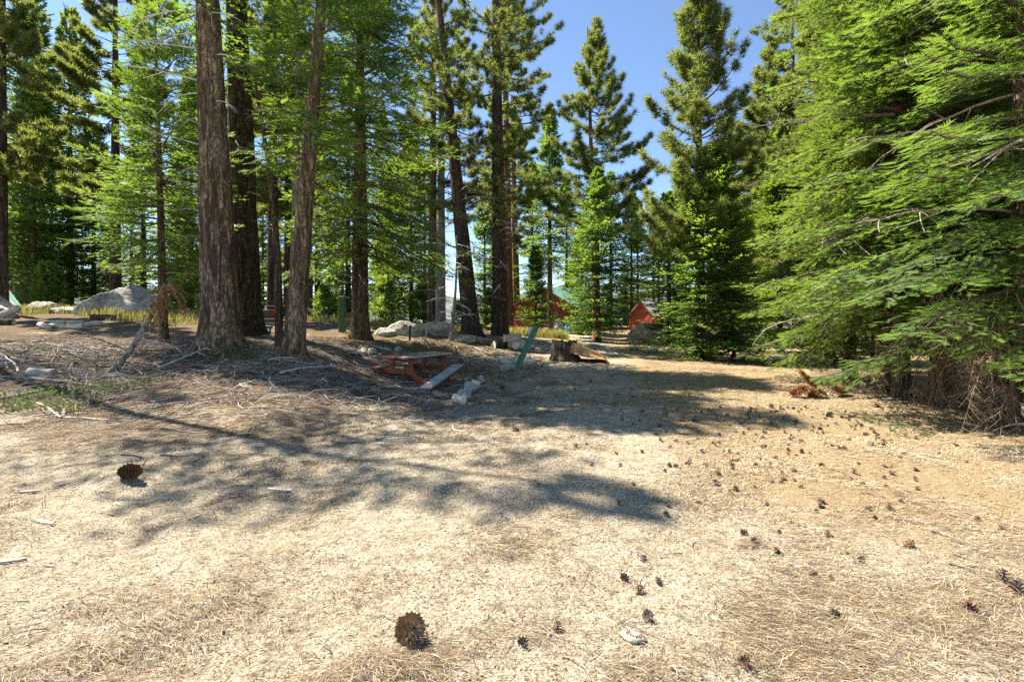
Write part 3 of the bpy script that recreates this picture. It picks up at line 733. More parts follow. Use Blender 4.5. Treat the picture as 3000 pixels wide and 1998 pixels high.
# L, M: red-barked trunks
pineL = pine_crown('crown', 41, 27, 9, 3.8, 110, 2, dens=11, tuft=0.36)
tree('pine_tree', 'orange-red barked pine trunk rising behind the red cabin', 1514, 63, trunk_mesh('trunk', 30, 0.55, 0.2, 'bark_red', (-0.6, 0), 0, 42, 32, 60, 0.05, 0.3), pineL)
tree('pine_tree', 'reddish grey pine trunk just behind the tall straight dark pine', 1490, 36, trunk_mesh('trunk', 25, 0.40, 0.12, 'bark_red', (-0.3, 0), 0, 43, 32, 60, 0.06, 0.3), pineL, None, 0, (1, 1, 1), None, 2.0)
# N: dark young fir before the cabin
N_cr = fir_crown('crown', 45, 6.4, 0.35, 1.75, 170, 10, 2, mat='fir', bare=0.05, pw=0.9, droop=0.10, shoot=0.16, step=0.11, low=0.15, el_lo=4)
tN = tree('fir_tree', 'dark young conical fir standing in front of the red cabin', 1570, 35, trunk_mesh('trunk', 6.2, 0.10, 0.02, 'bark_brown', (0, 0), 0, 46, 14, 20), N_cr)
# O: tall lit fir behind the young fir
tallfir = fir_crown('crown', 47, 20, 6.0, 3.0, 210, 12, 2, mat='fir_bright', bare=0.1, pw=0.7, droop=0.2, shoot=0.26, step=0.16, low=0.3)
tree('fir_tree', 'tall sunlit fir rising behind the dark young fir', 1612, 43, trunk_mesh('trunk', 19.8, 0.28, 0.04, 'bark_brown', (-0.1, 0), 0, 48, 20, 40), tallfir)
# P: pine with reddish trunk against the sky
pineP = pine_crown('crown', 49, 24.5, 8.5, 4.9, 120, 1, dens=9, pw=0.85, droop=0.04, el_lo=-8, el_hi=52, tipup=0.3, low=0.25, tuft=0.42, bare=0.25)
tP = tree('pine_tree', 'open-topped pine with reddish bare trunk against the sky', 1748, 37, trunk_mesh('trunk', 24, 0.32, 0.04, 'bark_red', (-0.7, 0), 0, 50, 24, 50, 0.06, 0.3), pineP)
# Q: fir over the slope
Q_cr = fir_crown('crown', 51, 10.5, 0.5, 2.9, 210, 12, 2, mat='fir_bright', bare=0.12, pw=0.75, droop=0.16, shoot=0.19, step=0.12, low=0.25, el_lo=0)
tree('fir_tree', 'full skirted fir between the red cabin and the lichen boulder', 1752, 30, trunk_mesh('trunk', 9.8, 0.17, 0.02, 'bark_brown', (0, 0), 0, 52, 16, 26), Q_cr)
# R: pine with fir skirt
pineR = pine_crown('crown', 53, 14.4, 3.8, 2.7, 125, 1, dens=11, pw=0.55, droop=-0.1, el_lo=0, el_hi=58, tipup=0.25, low=0.25, tuft=0.30, bare=0.2)
tree('pine_tree', 'dense tall pine rising out of a low fir at the clearing edge', 2052, 18.8, trunk_mesh('trunk', 14.2, 0.22, 0.04, 'bark_dark', (-0.1, 0), 0, 54, 24, 50), pineR)
R2_cr = fir_crown('crown', 55, 7.8, 0.4, 2.5, 200, 12, 2, mat='fir_bright', bare=0.08, pw=0.6, droop=0.18, shoot=0.18, step=0.10, low=0.25)
tree('fir_tree', 'low bushy fir wrapped round the foot of the dense tall pine', 2080, 18.2, trunk_mesh('trunk', 7.4, 0.15, 0.02, 'bark_brown', (0, 0), 0, 56, 20, 30), R2_cr)
tree('fir_tree', 'small fir leaning at the skirt of the dense tall pine', 2150, 20.0, trunk_mesh('trunk', 7.4, 0.10, 0.02, 'bark_dark', (0.5, 0), 0, 57, 16, 24), R2_cr, None, 1.3, (0.72, 0.72, 0.8))
# S, T, U, W: right of the opening
pineS = pine_crown('crown', 58, 21, 3.5, 3.7, 120, 1, dens=9, pw=0.5, droop=0.1, tipup=0.2, low=0.3, tuft=0.30)
tree('pine_tree', 'lanky open pine with dark trunk showing sky through it', 2335, 27, trunk_mesh('trunk', 20.5, 0.24, 0.05, 'bark_dark', (-0.3, 0), 0, 59, 22, 50), pineS)
tree('pine_tree', 'lanky pine behind the dense bright firs', 2420, 33, trunk_mesh('trunk', 20.5, 0.24, 0.05, 'bark_dark', (0.3, 0), 0, 60, 22, 50), pineS, None, 2.1, (1.1, 1.1, 1.15))
tree('pine_tree', 'small pale pine in the gap beside the dense tall pine', 2185, 46, trunk_mesh('trunk', 12.5, 0.16, 0.03, 'bark_dark', (0, 0), 0, 61, 14, 24), pine_crown('crown', 62, 13, 1.5, 2.6, 150, 2, dens=13, tuft=0.36, pw=0.8))
tree('fir_tree', 'dark fir in shade beyond the bright firs', 2285, 23.5, trunk_mesh('trunk', 10.5, 0.16, 0.02, 'bark_dark', (0, 0), 0, 63, 18, 30),
     fir_crown('crown', 64, 11, 0.6, 2.3, 200, 11, 2, mat='fir', bare=0.1, pw=0.7, droop=0.25, shoot=0.2, step=0.11))
pineW = pine_crown('crown', 65, 15, 2.6, 3.9, 66, 1, dens=15, pw=0.35, droop=0.28, el_lo=-6, tipup=0.16, low=0.2, tuft=0.15, bare=0.3, bias=(2.9, 0.3))
tW = tree('pine_tree', 'pine with long drooping yellow-green boughs above the bright firs', 2590, 13.5, trunk_mesh('trunk', 14.8, 0.2, 0.04, 'bark_brown', (0, 0), 0, 66, 24, 50), pineW)
# V: bright near firs
VA = fir_crown('crown', 71, 13.5, 1.6, 3.2, 185, 21, 0, mat='fir_near', bare=0.12, pw=0.5, droop=0.36, shoot=0.175, step=0.08, low=0.15, lmax=0.75, sag=0.26, tipup=0.10, flat=0.07, tight=0.8)
VB = fir_crown('crown', 72, 9.6, 1.0, 2.75, 150, 18, 0, mat='fir_near', bare=0.10, pw=0.75, droop=0.26, shoot=0.172, step=0.085, low=0.2, lmax=0.75, sag=0.22, flat=0.07, tight=0.8)
def vtr(seed, H, r): return trunk_mesh('trunk', H, r, 0.03, 'bark_brown', (0, 0), 0, seed, 36, 60, 0.06, 0.4)
tree('fir_tree', 'short dense bright fir at the tip of the fir row', 2490, 12.2, vtr(73, 9.3, 0.15), VB)
tV2 = tree('fir_tree', 'bright fir on two close stems beside the fallen orange-needled bough', 2640, 9.9, vtr(74, 13.2, 0.17), VA, None, 0.6, (0.94, 0.94, 1.0))
tree('fir_tree', 'bright fir with thick dark foot between the two-stemmed fir and twig thicket', 2765, 9.3, vtr(75, 13.2, 0.2), VB, None, 2.2, (1.1, 1.1, 1.5))
tV4 = tree('fir_tree', 'big fir with a thicket of dead hanging twigs under its boughs', 3010, 7.4, vtr(76, 13.2, 0.24), VA, None, 3.9, (1, 1, 1))
tree('fir_tree', 'slim second stem of fir beside the two-stemmed bright fir', 2606, 10.2, vtr(77, 8, 0.09), None)
tree('fir_tree', 'bright fir at the back of the fir row', 2570, 15.5, vtr(78, 13.2, 0.2), VA, None, 1.9, (0.8, 0.8, 1.0))
tree('fir_tree', 'tall fir behind the big fir with dead hanging twigs', 2960, 11.5, vtr(79, 13.2, 0.25), VA, None, 5.0, (1.05, 1.05, 1.2))
for tv, n_ in ((tV4, 14), (tV2, 10)):
    add_dead(tv, lambda z: (0, 0), lambda z: 0.1, [(R_.uniform(1.2, 8.5), R_.uniform(1.8, 4.8), R_.uniform(1.6, 2.9)) for k in range(n_)], DEADG)
tV4.children[1].location.z = 0.35
# dead twig thicket under V4: each hanging branch a part of the fir
HANG = [dead_branch_mesh('hanging_branch', 300+k, 1.0, 'twig_brown', 18, 0.35, 0.05, 0.0065, 5) for k in range(6)]
for k in range(80):
    az = R_.uniform(2.2, 4.5); rr_ = R_.uniform(0.4, 1.25); z = R_.uniform(0.8, 2.4)
    L = min(R_.uniform(0.7, 1.7), z*1.02)
    obj('hanging_branch', HANG[k % 6], tV4, (rr_*math.cos(az), rr_*math.sin(az), z), (R_.uniform(-1, 1), R_.uniform(0.95, 1.5), az + R_.uniform(-0.6, 0.6)), (L, L, L))

# ---- trees to the side of the frame that throw the shade on the clearing
shadecr = fir_crown('crown', 81, 23, 12.8, 2.5, 46, 9, 2, mat='fir', shoot=0.16, step=0.14, low=0.2, bare=0.25)
shadetr = trunk_mesh('trunk', 22.5, 0.11, 0.03, 'bark_brown', (0, 0), 0, 82, 20, 40)
for X, Y, s_, sz, lb in [(-12.3, 11.2, 1.3, 0.88, 'slim tall fir at the edge of the bank opposite the bright firs'), (-19.0, 15.5, 0.8, 0.8, 'tall fir over the shaded stick pile')]:
    tree('fir_tree', lb, 0, Y, shadetr, shadecr, None, X, (s_, s_, sz), X)

# ---- forest around and behind: far firs and pines, each a tree with trunk and crown
farfir = [fir_crown('crown', 90+k, [22, 17, 26][k], [1.2, 0.7, 3.2][k], [3.3, 3.0, 3.4][k], 200, 9, 2, mat=['fir_bright', 'fir_bright', 'fir'][k], bare=0.1, pw=0.7, droop=[.22, .12, .3][k], shoot=0.34, step=0.21, low=0.3) for k in range(3)]
farfirt = [trunk_mesh('trunk', [21.5, 16.6, 25.5][k], [0.26, 0.2, 0.32][k], 0.03, ['bark_brown', 'bark_brown', 'bark_dark'][k], (0, 0), 0, 95+k, 14, 26) for k in range(3)]
farpine = [pine_crown('crown', 98+k, [25, 22][k], [7, 4][k], [3.8, 3.4][k], 140, 2, dens=12, pw=0.6, tuft=0.38) for k in range(2)]
farpinet = [trunk_mesh('trunk', [24.5, 21.5][k], 0.33, 0.05, ['bark_dark', 'bark_brown'][k], (0, 0), 0, 105+k, 16, 30) for k in range(2)]
# midground at the boulder side: px, Y, kind, height factor, label
mid = [(205, 35, 'f0', 1.0, 'tall fir behind the log border with layered lit boughs'), (75, 34, 'f2', 1.0, 'tall dark fir rising behind the pale green roof'),
       (338, 28, 'p0', 0.95, 'pine with dark upper trunk and bare crooked limbs behind the split boulder'), (8, 21.5, 'p0', 0.9, 'dark bare-footed pine trunk beside the pale green roof'),
       (98, 32, 'f1', 0.95, 'full fir at the back of the log border'), (30, 40, 'f1', 0.8, 'low bright fir behind the pale green roof'), (152, 43, 'f1', 0.9, 'bright fir far behind the small rounded rock'), (385, 48, 'f1', 0.9, 'bright fir far behind the split boulder'), (520, 50, 'f1', 0.95, 'bright fir far behind the slim fir'), (120, 38, 'f1', 1.0, 'bright bushy fir deep behind the log border'), (275, 35, 'f1', 0.8, 'bushy fir overhanging the split boulder'), (420, 40, 'f0', 0.9, 'fir behind the split boulder beside the slim bright fir'),
       (560, 36, 'f1', 1.05, 'fir seen beside the thick grey-brown trunk'), (610, 38, 'f0', 1.1, 'tall fir deep behind the thick grey-brown trunk'), (800, 27, 'p0', 0.9, 'thick red-brown pine behind the camp grill'),
       (845, 31, 'p0', 1.0, 'rough red-brown pine behind the crooked thin trunk'), (905, 42, 'p1', 1.0, 'pine with spread roots beyond the green sign post'), (930, 46, 'f2', 0.9, 'fir beyond the green sign post'),
       (1020, 40, 'f0', 0.95, 'fir beyond the broad drooping fir'), (1150, 37, 'f1', 0.72, 'young bright fir behind the half-buried boulders'), (1205, 44, 'f1', 1.0, 'bushy bright fir behind the twin pines'),
       (1120, 50, 'f0', 1.0, 'fir deep behind the young bright fir'), (1420, 52, 'f1', 0.95, 'sunlit fir beyond the blue drum'), (1455, 60, 'f0', 1.0, 'fir beyond the tall straight dark pine'),
       (1560, 62, 'f0', 0.95, 'fir rising behind the red cabin roof'), (1660, 66, 'f2', 0.80, 'fir behind the cabin under the open-topped pine'), (1790, 58, 'f0', 0.85, 'dark green fir behind the skirted fir'),
       (1850, 58, 'f1', 0.95, 'fir behind the white-roofed shed'), (1930, 70, 'f0', 0.78, 'fir far behind the white-roofed shed'), (2000, 40, 'f1', 0.85, 'fir behind the dense tall pine'),
       (2120, 55, 'f0', 0.7, 'fir in the gap beyond the dense tall pine'), (2260, 52, 'f0', 0.85, 'fir beyond the lanky open pine'), (2380, 46, 'f1', 0.9, 'fir behind the dark shaded fir'),
       (1705, 47, 'f1', 0.62, 'short bright fir behind the open-topped pine'), (1868, 62, 'f1', 0.95, 'bright fir rising behind the lichen boulder'), (1915, 58, 'f0', 0.68, 'fir between the shed and the dense tall pine'), (2125, 36, 'f1', 0.85, 'bright fir behind the small leaning fir'), (2235, 38, 'f0', 0.72, 'fir over the pale rock outcrop'), (2170, 62, 'f1', 0.85, 'fir far beyond the small leaning fir'), (2265, 29, 'p1', 0.82, 'slim pine beside the lanky open pine'), (2395, 24, 'p1', 0.8, 'broad pine between the lanky open pine and fir row'), (1960, 33, 'f1', 0.6, 'young fir beside the dense tall pine'), (880, 60, 'f1', 1.0, 'bright fir far behind the leaning brown fir'), (700, 55, 'f1', 1.0, 'bright fir far behind the dark furrowed fir'), (770, 62, 'f0', 0.9, 'fir far behind the camp grill'),
       (2480, 30, 'f2', 0.8, 'dark fir deep behind the bright fir row'), (2700, 24, 'f2', 0.9, 'dark fir closing the gap behind the fir row'), (2900, 20, 'f0', 0.85, 'fir behind the big twig-skirted fir')]
KIND = {'f0': (farfirt[0], farfir[0], 'fir_tree'), 'f1': (farfirt[1], farfir[1], 'fir_tree'), 'f2': (farfirt[2], farfir[2], 'fir_tree'), 'p0': (farpinet[0], farpine[0], 'pine_tree'), 'p1': (farpinet[1], farpine[1], 'pine_tree')}
for k, (px, Y, kd, s_, lb) in enumerate(mid):
    a_, b_, nm = KIND[kd]
    tree(nm, lb, px, Y, a_, b_, None, k*1.37, ((0.62 if px == 8 else max(s_, .92))*R_.uniform(.9, 1.15), (0.62 if px == 8 else max(s_, .92))*R_.uniform(.9, 1.15), s_))
# the wood beyond
k = 0
for row, (Y0, n) in enumerate([(62, 16), (74, 18), (88, 18)]):
    for q in range(n):
        px = -350 + 3700*(q+R_.uniform(0.1, 0.9))/n; Y = Y0 + R_.uniform(-5, 6)
        if 1285 < px < 1345: continue
        kd = ['f0', 'f1', 'f2', 'p1'][int(R_.integers(0, 4))]; a_, b_, nm = KIND[kd]
        s_ = R_.uniform(0.55, 0.95) * (0.72 if 2080 < px < 2260 else 0.6 if 1480 < px < 1960 else 1.0)
        tree(nm, 'conifer in the wood beyond the clearing', px, Y, a_, b_, 'conifers of the wood beyond the clearing', k*2.1, (max(s_, .7)*1.25, max(s_, .7)*1.25, s_)); k += 1
# ------------------------------------------------------------------ buildings
def building(name, label, loc, rz, Wd, Dp, eave, peak, roofmat, siding=True, front=None, base=0.0, rib=0.3, over=0.35):
    root = thing(name, label, 'building', loc, rz)
    mb = MB()                                                    # inner walls
    prof = np.array([(0, 0, -0.5), (Wd, 0, -0.5), (Wd, 0, eave), (Wd/2, 0, peak), (0, 0, eave)], float)
    n = 5; back = prof + np.array([0, Dp, 0]); V = np.concatenate([prof, back])
    mb.add(V, [(1, 0, 4, 2), (6, 5, 9, 7)][:0] or np.array([(0, 1, 2, 4), (5, 9, 7, 6), (0, 5, 6, 1), (1, 6, 7, 2), (0, 4, 9, 5)]))
    mb.P[3].append(np.array([(4, 2, 3), (9, 8, 7)])); mb.M[3].append(np.zeros(2))
    mb.obj('wall', M['cabin_red'], root)
    if siding:
        hb = 0.2; k = 0; z = 0.02
        while z < peak-0.15:
            def half(zz): return Wd/2 if zz <= eave else Wd/2*(peak-zz)/(peak-eave)
            w0, w1 = half(z), half(z+hb)
            if w1 > 0.1:
                y0, y1 = -0.035, -0.012
                V = np.array([(Wd/2-w0, y0, z), (Wd/2+w0, y0, z), (Wd/2+w1, y1, z+hb-0.012), (Wd/2-w1, y1, z+hb-0.012), (Wd/2-w0, 0.01, z), (Wd/2+w0, 0.01, z), (Wd/2+w1, 0.01, z+hb-0.012), (Wd/2-w1, 0.01, z+hb-0.012)])
                m2 = MB(); m2.add(V, [(0, 1, 2, 3), (4, 5, 1, 0), (3, 2, 6, 7), (1, 5, 6, 2), (4, 0, 3, 7)]); m2.obj('siding_board', M['cabin_red'], root)
            if z+hb < eave:
                V = np.array([(Wd+0.035, 0, z), (Wd+0.035, Dp, z), (Wd+0.012, Dp, z+hb-0.012), (Wd+0.012, 0, z+hb-0.012), (Wd-0.01, 0, z), (Wd-0.01, Dp, z), (Wd-0.01, Dp, z+hb-0.012), (Wd-0.01, 0, z+hb-0.012)])
                m2 = MB(); m2.add(V, [(0, 1, 2, 3), (4, 5, 1, 0), (3, 2, 6, 7), (4, 0, 3, 7)]); m2.obj('siding_board', M['cabin_red'], root)
            z += hb
    # roof slopes with standing ribs
    sl = math.hypot(Wd/2, peak-eave); dx, dz = (Wd/2)/sl, (peak-eave)/sl
    for sgn in (-1, 1):
        mb = MB(); c0 = np.array([Wd/2, 0, peak+0.05])
        ax = np.array([sgn*dx, 0, -dz]); ay = np.array([0, 1.0, 0]); az = np.array([sgn*dz, 0, dx])
        Rm = np.stack([ax, ay, az], 1); Ls = sl+over; Ly = Dp+2*over
        mb.box(c0 + ax*Ls/2 + ay*Dp/2 + az*0.03, (Ls, Ly, 0.05), Rm)
        q = -over+0.02
        while q < Dp+over:
            mb.box(c0 + ax*Ls/2 + ay*q + az*0.068, (Ls, 0.05, 0.035), Rm); q += rib
        mb.obj('roof', M[roofmat], root)
        m3 = MB(); m3.box(c0 + ax*Ls/2 - ay*(over+0.02) + az*-0.035, (Ls, 0.04, 0.16), Rm); m3.obj('fascia_board', M['cabin_trim'], root)
    for x in (0.05, Wd-0.05):
        m3 = MB(); m3.box((x, -0.05, eave/2), (0.12, 0.04, eave-0.02)); m3.obj('corner_board', M['cabin_trim'], root)
    return root
ra = math.radians
pc = gp(1497, 54)
cab = building('cabin', 'red board cabin with green metal roof behind the dark young fir', (pc[0], pc[1], pc[2]-0.05), ra(-34), 8.2, 6.5, 2.35, 4.6, 'roof_green')
m = MB(); m.box((5.45, -0.06, 1.05), (0.95, 0.04, 1.75)); m.obj('door', M['plywood'], cab)
wd = MB(); wd.box((4.15, -0.055, 1.45), (0.75, 0.03, 0.75)); wo = wd.obj('window', M['glass'], cab)
for c_, s_ in [((4.15, -0.07, 1.86), (0.95, 0.06, 0.09)), ((4.15, -0.07, 1.04), (0.95, 0.06, 0.09)), ((3.73, -0.07, 1.45), (0.09, 0.06, 0.73)), ((4.57, -0.07, 1.45), (0.09, 0.06, 0.73)), ((4.15, -0.075, 1.45), (0.03, 0.03, 0.72))]:
    m = MB(); m.box(c_, s_); m.obj('window_frame', M['white_trim'], wo)
for c_, s_, r_ in [((1.1, -0.35, 1.15), (2.2, 0.05, 0.12), 0.03), ((1.0, -0.5, 0.12), (2.4, 0.05, 0.14), 0.06)]:
    m = MB(); m.box(c_, s_, frame((math.cos(r_), 0, math.sin(r_)), (0, 0, 1))); m.obj('rail', M['white_trim'], cab)
for x in (0.12, 2.0):
    m = MB(); m.box((x, -0.4, 0.55), (0.14, 0.14, 1.25)); m.obj('porch_post', M['cabin_trim'], cab)
for x in (6.25, 7.1, 7.7):
    m = MB(); m.box((x, -0.06, 1.2), (0.1, 0.04, 2.3)); m.obj('batten', M['cabin_trim'], cab)
ps = gp(1846, 50)
building('shed', 'small red shed with white metal roof behind the lichen boulder', (ps[0], ps[1], ps[2]), ra(-42), 2.5, 2.4, 1.75, 3.15, 'roof_white', True, rib=0.4, over=0.2)
pr = gp(-185, 25)
building('shed', 'low building with pale green corrugated roof beside the boulders', (pr[0], pr[1], 0.3), ra(-20), 2.9, 1.8, 2.05, 3.2, 'roof_pale', False, rib=0.28, over=0.15)

# ------------------------------------------------------------------ boulders and stones
import bmesh
def rock_mesh(name, seed, size, mat, sub=4, planes=9, rough=0.10, flat=0.35, cuts=()):
    bm = bmesh.new(); bmesh.ops.create_icosphere(bm, subdivisions=sub, radius=1.0)
    V = np.array([v.co[:] for v in bm.verts]); T = np.array([[v.index for v in f.verts] for f in bm.faces]); bm.free()
    r = np.random.default_rng(seed)
    N = nrm(r.normal(size=(planes, 3))*np.array([1, 1, 0.7])); dpl = r.uniform(0.62, 0.95, planes)
    for n_, d_ in cuts: N = np.concatenate([N, [nrm(np.array(n_, float))]]); dpl = np.append(dpl, d_)
    dots = V @ N.T
    rad = np.where(dots > 0.05, dpl/np.maximum(dots, 0.05), 9).min(1)
    rad = np.minimum(rad, 1.05)
    rad = rad*(1 + rough*fbm(V[:, 0]*2+seed, V[:, 1]*2, V[:, 2]*2, seed, 5, 0.55))
    V = V*rad[:, None]
    V[:, 2] = np.where(V[:, 2] < -flat, -flat, V[:, 2])
    return mesh(name, V*np.array(size), [T], [M[mat]], [0], True)
def boulder(label, p, size, seed, mat='granite', rz=0, cuts=(), sink=0.25, group=None, name='boulder', sub=4, rough=0.1, cat='boulder'):
    return tag(obj(name, rock_mesh(name, seed, size, mat, sub, cuts=cuts, rough=rough), None, (p[0], p[1], p[2]+size[2]*(0.35-sink)), (0, 0, rz)), label, cat, group)
# split boulder
ps = gp(318, 23)
sb = thing('boulder', 'big pale granite boulder split by a dark cleft', 'boulder', (ps[0], ps[1], ps[2]))
obj('rock_half', rock_mesh('rock_half', 5, (1.5, 1.1, 1.3), 'granite', 5, 6, 0.07, 0.4, [((-0.55, -0.1, 0.83), 0.50), ((0.92, -0.35, 0.1), 0.30), ((0, -1, 0.25), 0.7)]), sb, (-0.35, -0.3, 0.25))
obj('rock_half', rock_mesh('rock_half', 9, (1.75, 1.3, 1.55), 'granite', 5, 6, 0.06, 0.4, [((0.55, -0.25, 0.8), 0.62), ((-0.5, -0.1, 0.85), 0.78), ((0, -1, 0.35), 0.7)]), sb, (0.75, 0.5, 0.25))
boulder('dark-sided boulder in front of the pale green roof', gp(-30, 21.5), (1.15, 1.0, 0.95), 14, 'granite', 0.3)
boulder('low rounded rock against the dark-sided boulder', gp(0, 19.8), (0.8, 0.7, 0.45), 15)
boulder('small rounded rock in yellow grass by the split boulder', gp(128, 25), (0.75, 0.6, 0.5), 16, 'granite_warm')
boulder('flat rock slab at the foot of the split boulder', gp(200, 23.5), (0.9, 0.6, 0.28), 17)
boulder('humped grey boulder with a hollow under its side', at(1182, 983), (0.78, 0.6, 0.5), 18, 'granite', 0.2)
boulder('small grey rock lobe touching the humped boulder', at(1132, 983), (0.42, 0.35, 0.3), 19, 'granite', 0.5)
boulder('wide half-buried pale boulder under the twin pines', at(1278, 981), (1.1, 0.75, 0.48), 20, 'granite_warm', -0.1)
boulder('low flat rock slab between the snag and mossy pine', at(1362, 1000), (0.75, 0.45, 0.24), 21, 'granite_warm')
boulder('big rounded lichen-spotted boulder below the white-roofed shed', gp(1890, 40), (1.75, 1.4, 1.25), 22, 'granite_warm', 0.4, sink=0.2)
boulder('smaller rock at the foot of the lichen-spotted boulder', gp(1945, 37), (0.9, 0.7, 0.55), 23, 'granite')
boulder('upright grey boulder between cabin door and blue drum', gp(1640, 47.5), (0.95, 0.8, 1.1), 24, 'granite', 0.2, sink=0.2)
boulder('slanted grey rock beside the young fir', gp(1608, 44), (0.9, 0.8, 0.75), 25, 'granite', 1.0)
for k, (px, Y, s_) in enumerate([(2200, 33, 1.5), (2250, 30, 1.2), (2165, 36, 1.6), (2225, 37, 1.7)]):
    boulder(['pale rock outcrop under the dark shaded fir', 'low rock slab below the dark shaded fir', 'dark rock behind the small leaning fir', 'high pale rock of the outcrop beyond the small leaning fir'][k], gp(px, Y), (s_, s_*.8, s_*.7), 30+k, 'granite', k)
for k, (px, py, s_, lb) in enumerate([(1136, 1028, .16, 'small pale stone on the bank behind the table end'), (1169, 1028, .17, 'round pale stone on the bank behind the tabletop'), (1068, 1037, .24, 'round grey stone at the end of the stone row'),
        (1035, 1036, .27, 'flat grey stone in the row on the bank'), (1092, 1034, .2, 'pointed stone in the row on the bank'), (1085, 977, .2, 'small round stone beside the broad drooping fir'), (1108, 981, .2, 'small brown stone near the grey rock lobe'),
        (1615, 1005, .4, 'pale flat stone beside the stump'), (1555, 1022, .22, 'pale stone by the log pile'), (1600, 1028, .3, 'white flat stone at the stump foot'), (1918, 1035, .28, 'pale stone on the grassy slope below the boulders'), (1850, 1872, .07, 'white flat stone half sunk in the sand'),
        (12, 1075, .3, 'grey stone at the rim of the shaded stick pile'), (1625, 940, .3, 'pale stone by the cabin wall')]):
    p = at(px, py)
    boulder(lb, p, (s_, s_*.75, s_*(.35 if k in (3, 7, 9, 11) else .62)), 40+k, 'granite' if k not in (7, 9, 11) else 'granite_warm', k*1.1, name='stone', sub=3, cat='stone', sink=0.1)

sb.scale = (0.74, 0.8, 0.88)
# ------------------------------------------------------------------ picnic table
tb = thing('picnic_table', 'broken red and grey wooden picnic table with one seat collapsed', 'table', (-2.52, 12.98, hz(-2.52, 12.98)-0.02), ra(-31.4))
for k in range(5):
    x = -0.352 + 0.176*k; red = k < 3
    m = MB(); m.box((x, 0.02*(k % 2), 0.735), (0.166, 1.86, 0.04), None, 0, 0.004)
    o = m.obj('tabletop_board', M['board_brown'] if k != 4 else M['board_grey'], tb)
    m = MB(); m.box((x, -0.80+0.02*(k % 2), 0.7365), (0.170, 0.36 if red else 0.1, 0.044), None, 0, 0.004); m.obj('painted_end', M['pink_paint' if red else 'board_brown'], o)
def beam(root, name, a, b, wd, th, mat, up=(0, 0, 1)):
    a, b = np.array(a, float), np.array(b, float); d = b-a; L = np.linalg.norm(d)
    m_ = MB(); m_.box((a+b)/2, (L, wd, th), frame(d, up), 0, 0.004)
    return m_.obj(name, M[mat], root)
for y in (-0.62, 0.62):
    near = y < 0; mt = 'red_paint'
    for sx in (-1, 1):
        beam(tb, 'leg', (sx*0.22, y, 0.70), (sx*0.60, y+0.0, -0.03), 0.045, 0.10, mt, (1, 0, 0.3))
    beam(tb, 'cross_beam', (-0.39, y+0.05, 0.665), (0.39, y+0.05, 0.665), 0.045, 0.09, mt)
    if near:
        beam(tb, 'seat_support', (-0.80, y-0.05, 0.355), (0.44, y-0.05, 0.355), 0.045, 0.12, mt)
        tag(beam(tb, 'seat_support', (0.40, y-0.10, 0.36), (0.92, y-0.12, 0.10), 0.045, 0.10, mt), 'snapped half of the seat support')
    else:
        beam(tb, 'seat_support', (-0.80, y-0.05, 0.355), (0.80, y-0.05, 0.355), 0.045, 0.12, mt)
    beam(tb, 'brace', (0, y, 0.66), (0, y*0.35, 0.70), 0.045, 0.07, 'red_paint', (1, 0, 0))
m = MB(); m.box((-0.70, 0, 0.44), (0.27, 1.86, 0.045), None, 0, 0.004); s1 = m.obj('seat', M['board_brown'], tb)
m = MB(); m.box((-0.70, -0.80, 0.4415), (0.275, 0.30, 0.05), None, 0, 0.004); m.obj('painted_end', M['pink_paint'], s1)
tag(beam(tb, 'seat', (1.12, -0.98, 0.05), (0.70, 0.84, 0.44), 0.30, 0.045, 'board_grey'), 'collapsed grey seat board with its end on the ground')

# ------------------------------------------------------------------ logs, posts, stump
def log_obj(name, label, cat, a, b, r, mat, group=None, endmat='log_pale', seg=14, lump=0.05, seed=0):
    a, b = np.array(a, float), np.array(b, float); K = 7
    P = a + (b-a)*np.linspace(0, 1, K)[:, None]; rg = np.random.default_rng(seed+1)
    P = P + rg.normal(0, r*lump*0.6, P.shape)*np.array([[0.3]]*K)
    V, Q, T = tube_arrays(P, r*(1+rg.normal(0, lump, K)), seg, True)
    o = obj(name, mesh(name, V, [Q, T], [M[mat], M[endmat]], [0, 1], False)); 
    for p_ in o.data.polygons:
        if len(p_.vertices) == 4: p_.use_smooth = True
    return tag(o, label, cat, group)
for k, (px, py) in enumerate([(1348, 1184), (1360, 1172), (1371, 1158), (1380, 1147), (1392, 1136), (1410, 1124)]):
    p = at(px, py); a_ = [(-.13, .02), (-.10, .08), (-.09, .09), (-.11, .06), (-.10, .03), (-.04, .12)][k]
    d = np.array([a_[0], a_[1]-0.04*(k % 3), 0.02+0.05*(k % 2)])*1.15
    log_obj('short_log', 'short grey log round in the edging chain beyond the sandy clearing', 'log', p-d+np.array([0, 0, .085]), p+d+np.array([0, 0, .095]), 0.105-0.006*(k % 3), ['log_pale', 'log_grey', 'log_grey', 'log_grey', 'log_pale', 'log_grey'][k], 'short logs of the edging chain', 'board_brown', seed=k)
def glog(label, p1, p2, r, mat='log_pale', group=None, name='log', lift=0.7, endmat='log_pale', seed=0):
    a_, b_ = at(*p1), at(*p2)
    return log_obj(name, label, 'log', a_+np.array([0, 0, r*lift]), b_+np.array([0, 0, r*lift]), r, mat, group, endmat, seed=seed)
for k, (p1, p2) in enumerate([((1455, 1058), (1520, 1055)), ((1468, 1063), (1500, 1070)), ((1500, 1068), (1545, 1066)), ((1530, 1054), (1555, 1056)), ((1545, 1068), (1566, 1064))]):
    glog('pale log of the fire ring behind the leaning green plank', p1, p2, 0.085, 'log_pale', 'pale logs of the fire ring', seed=k+10)
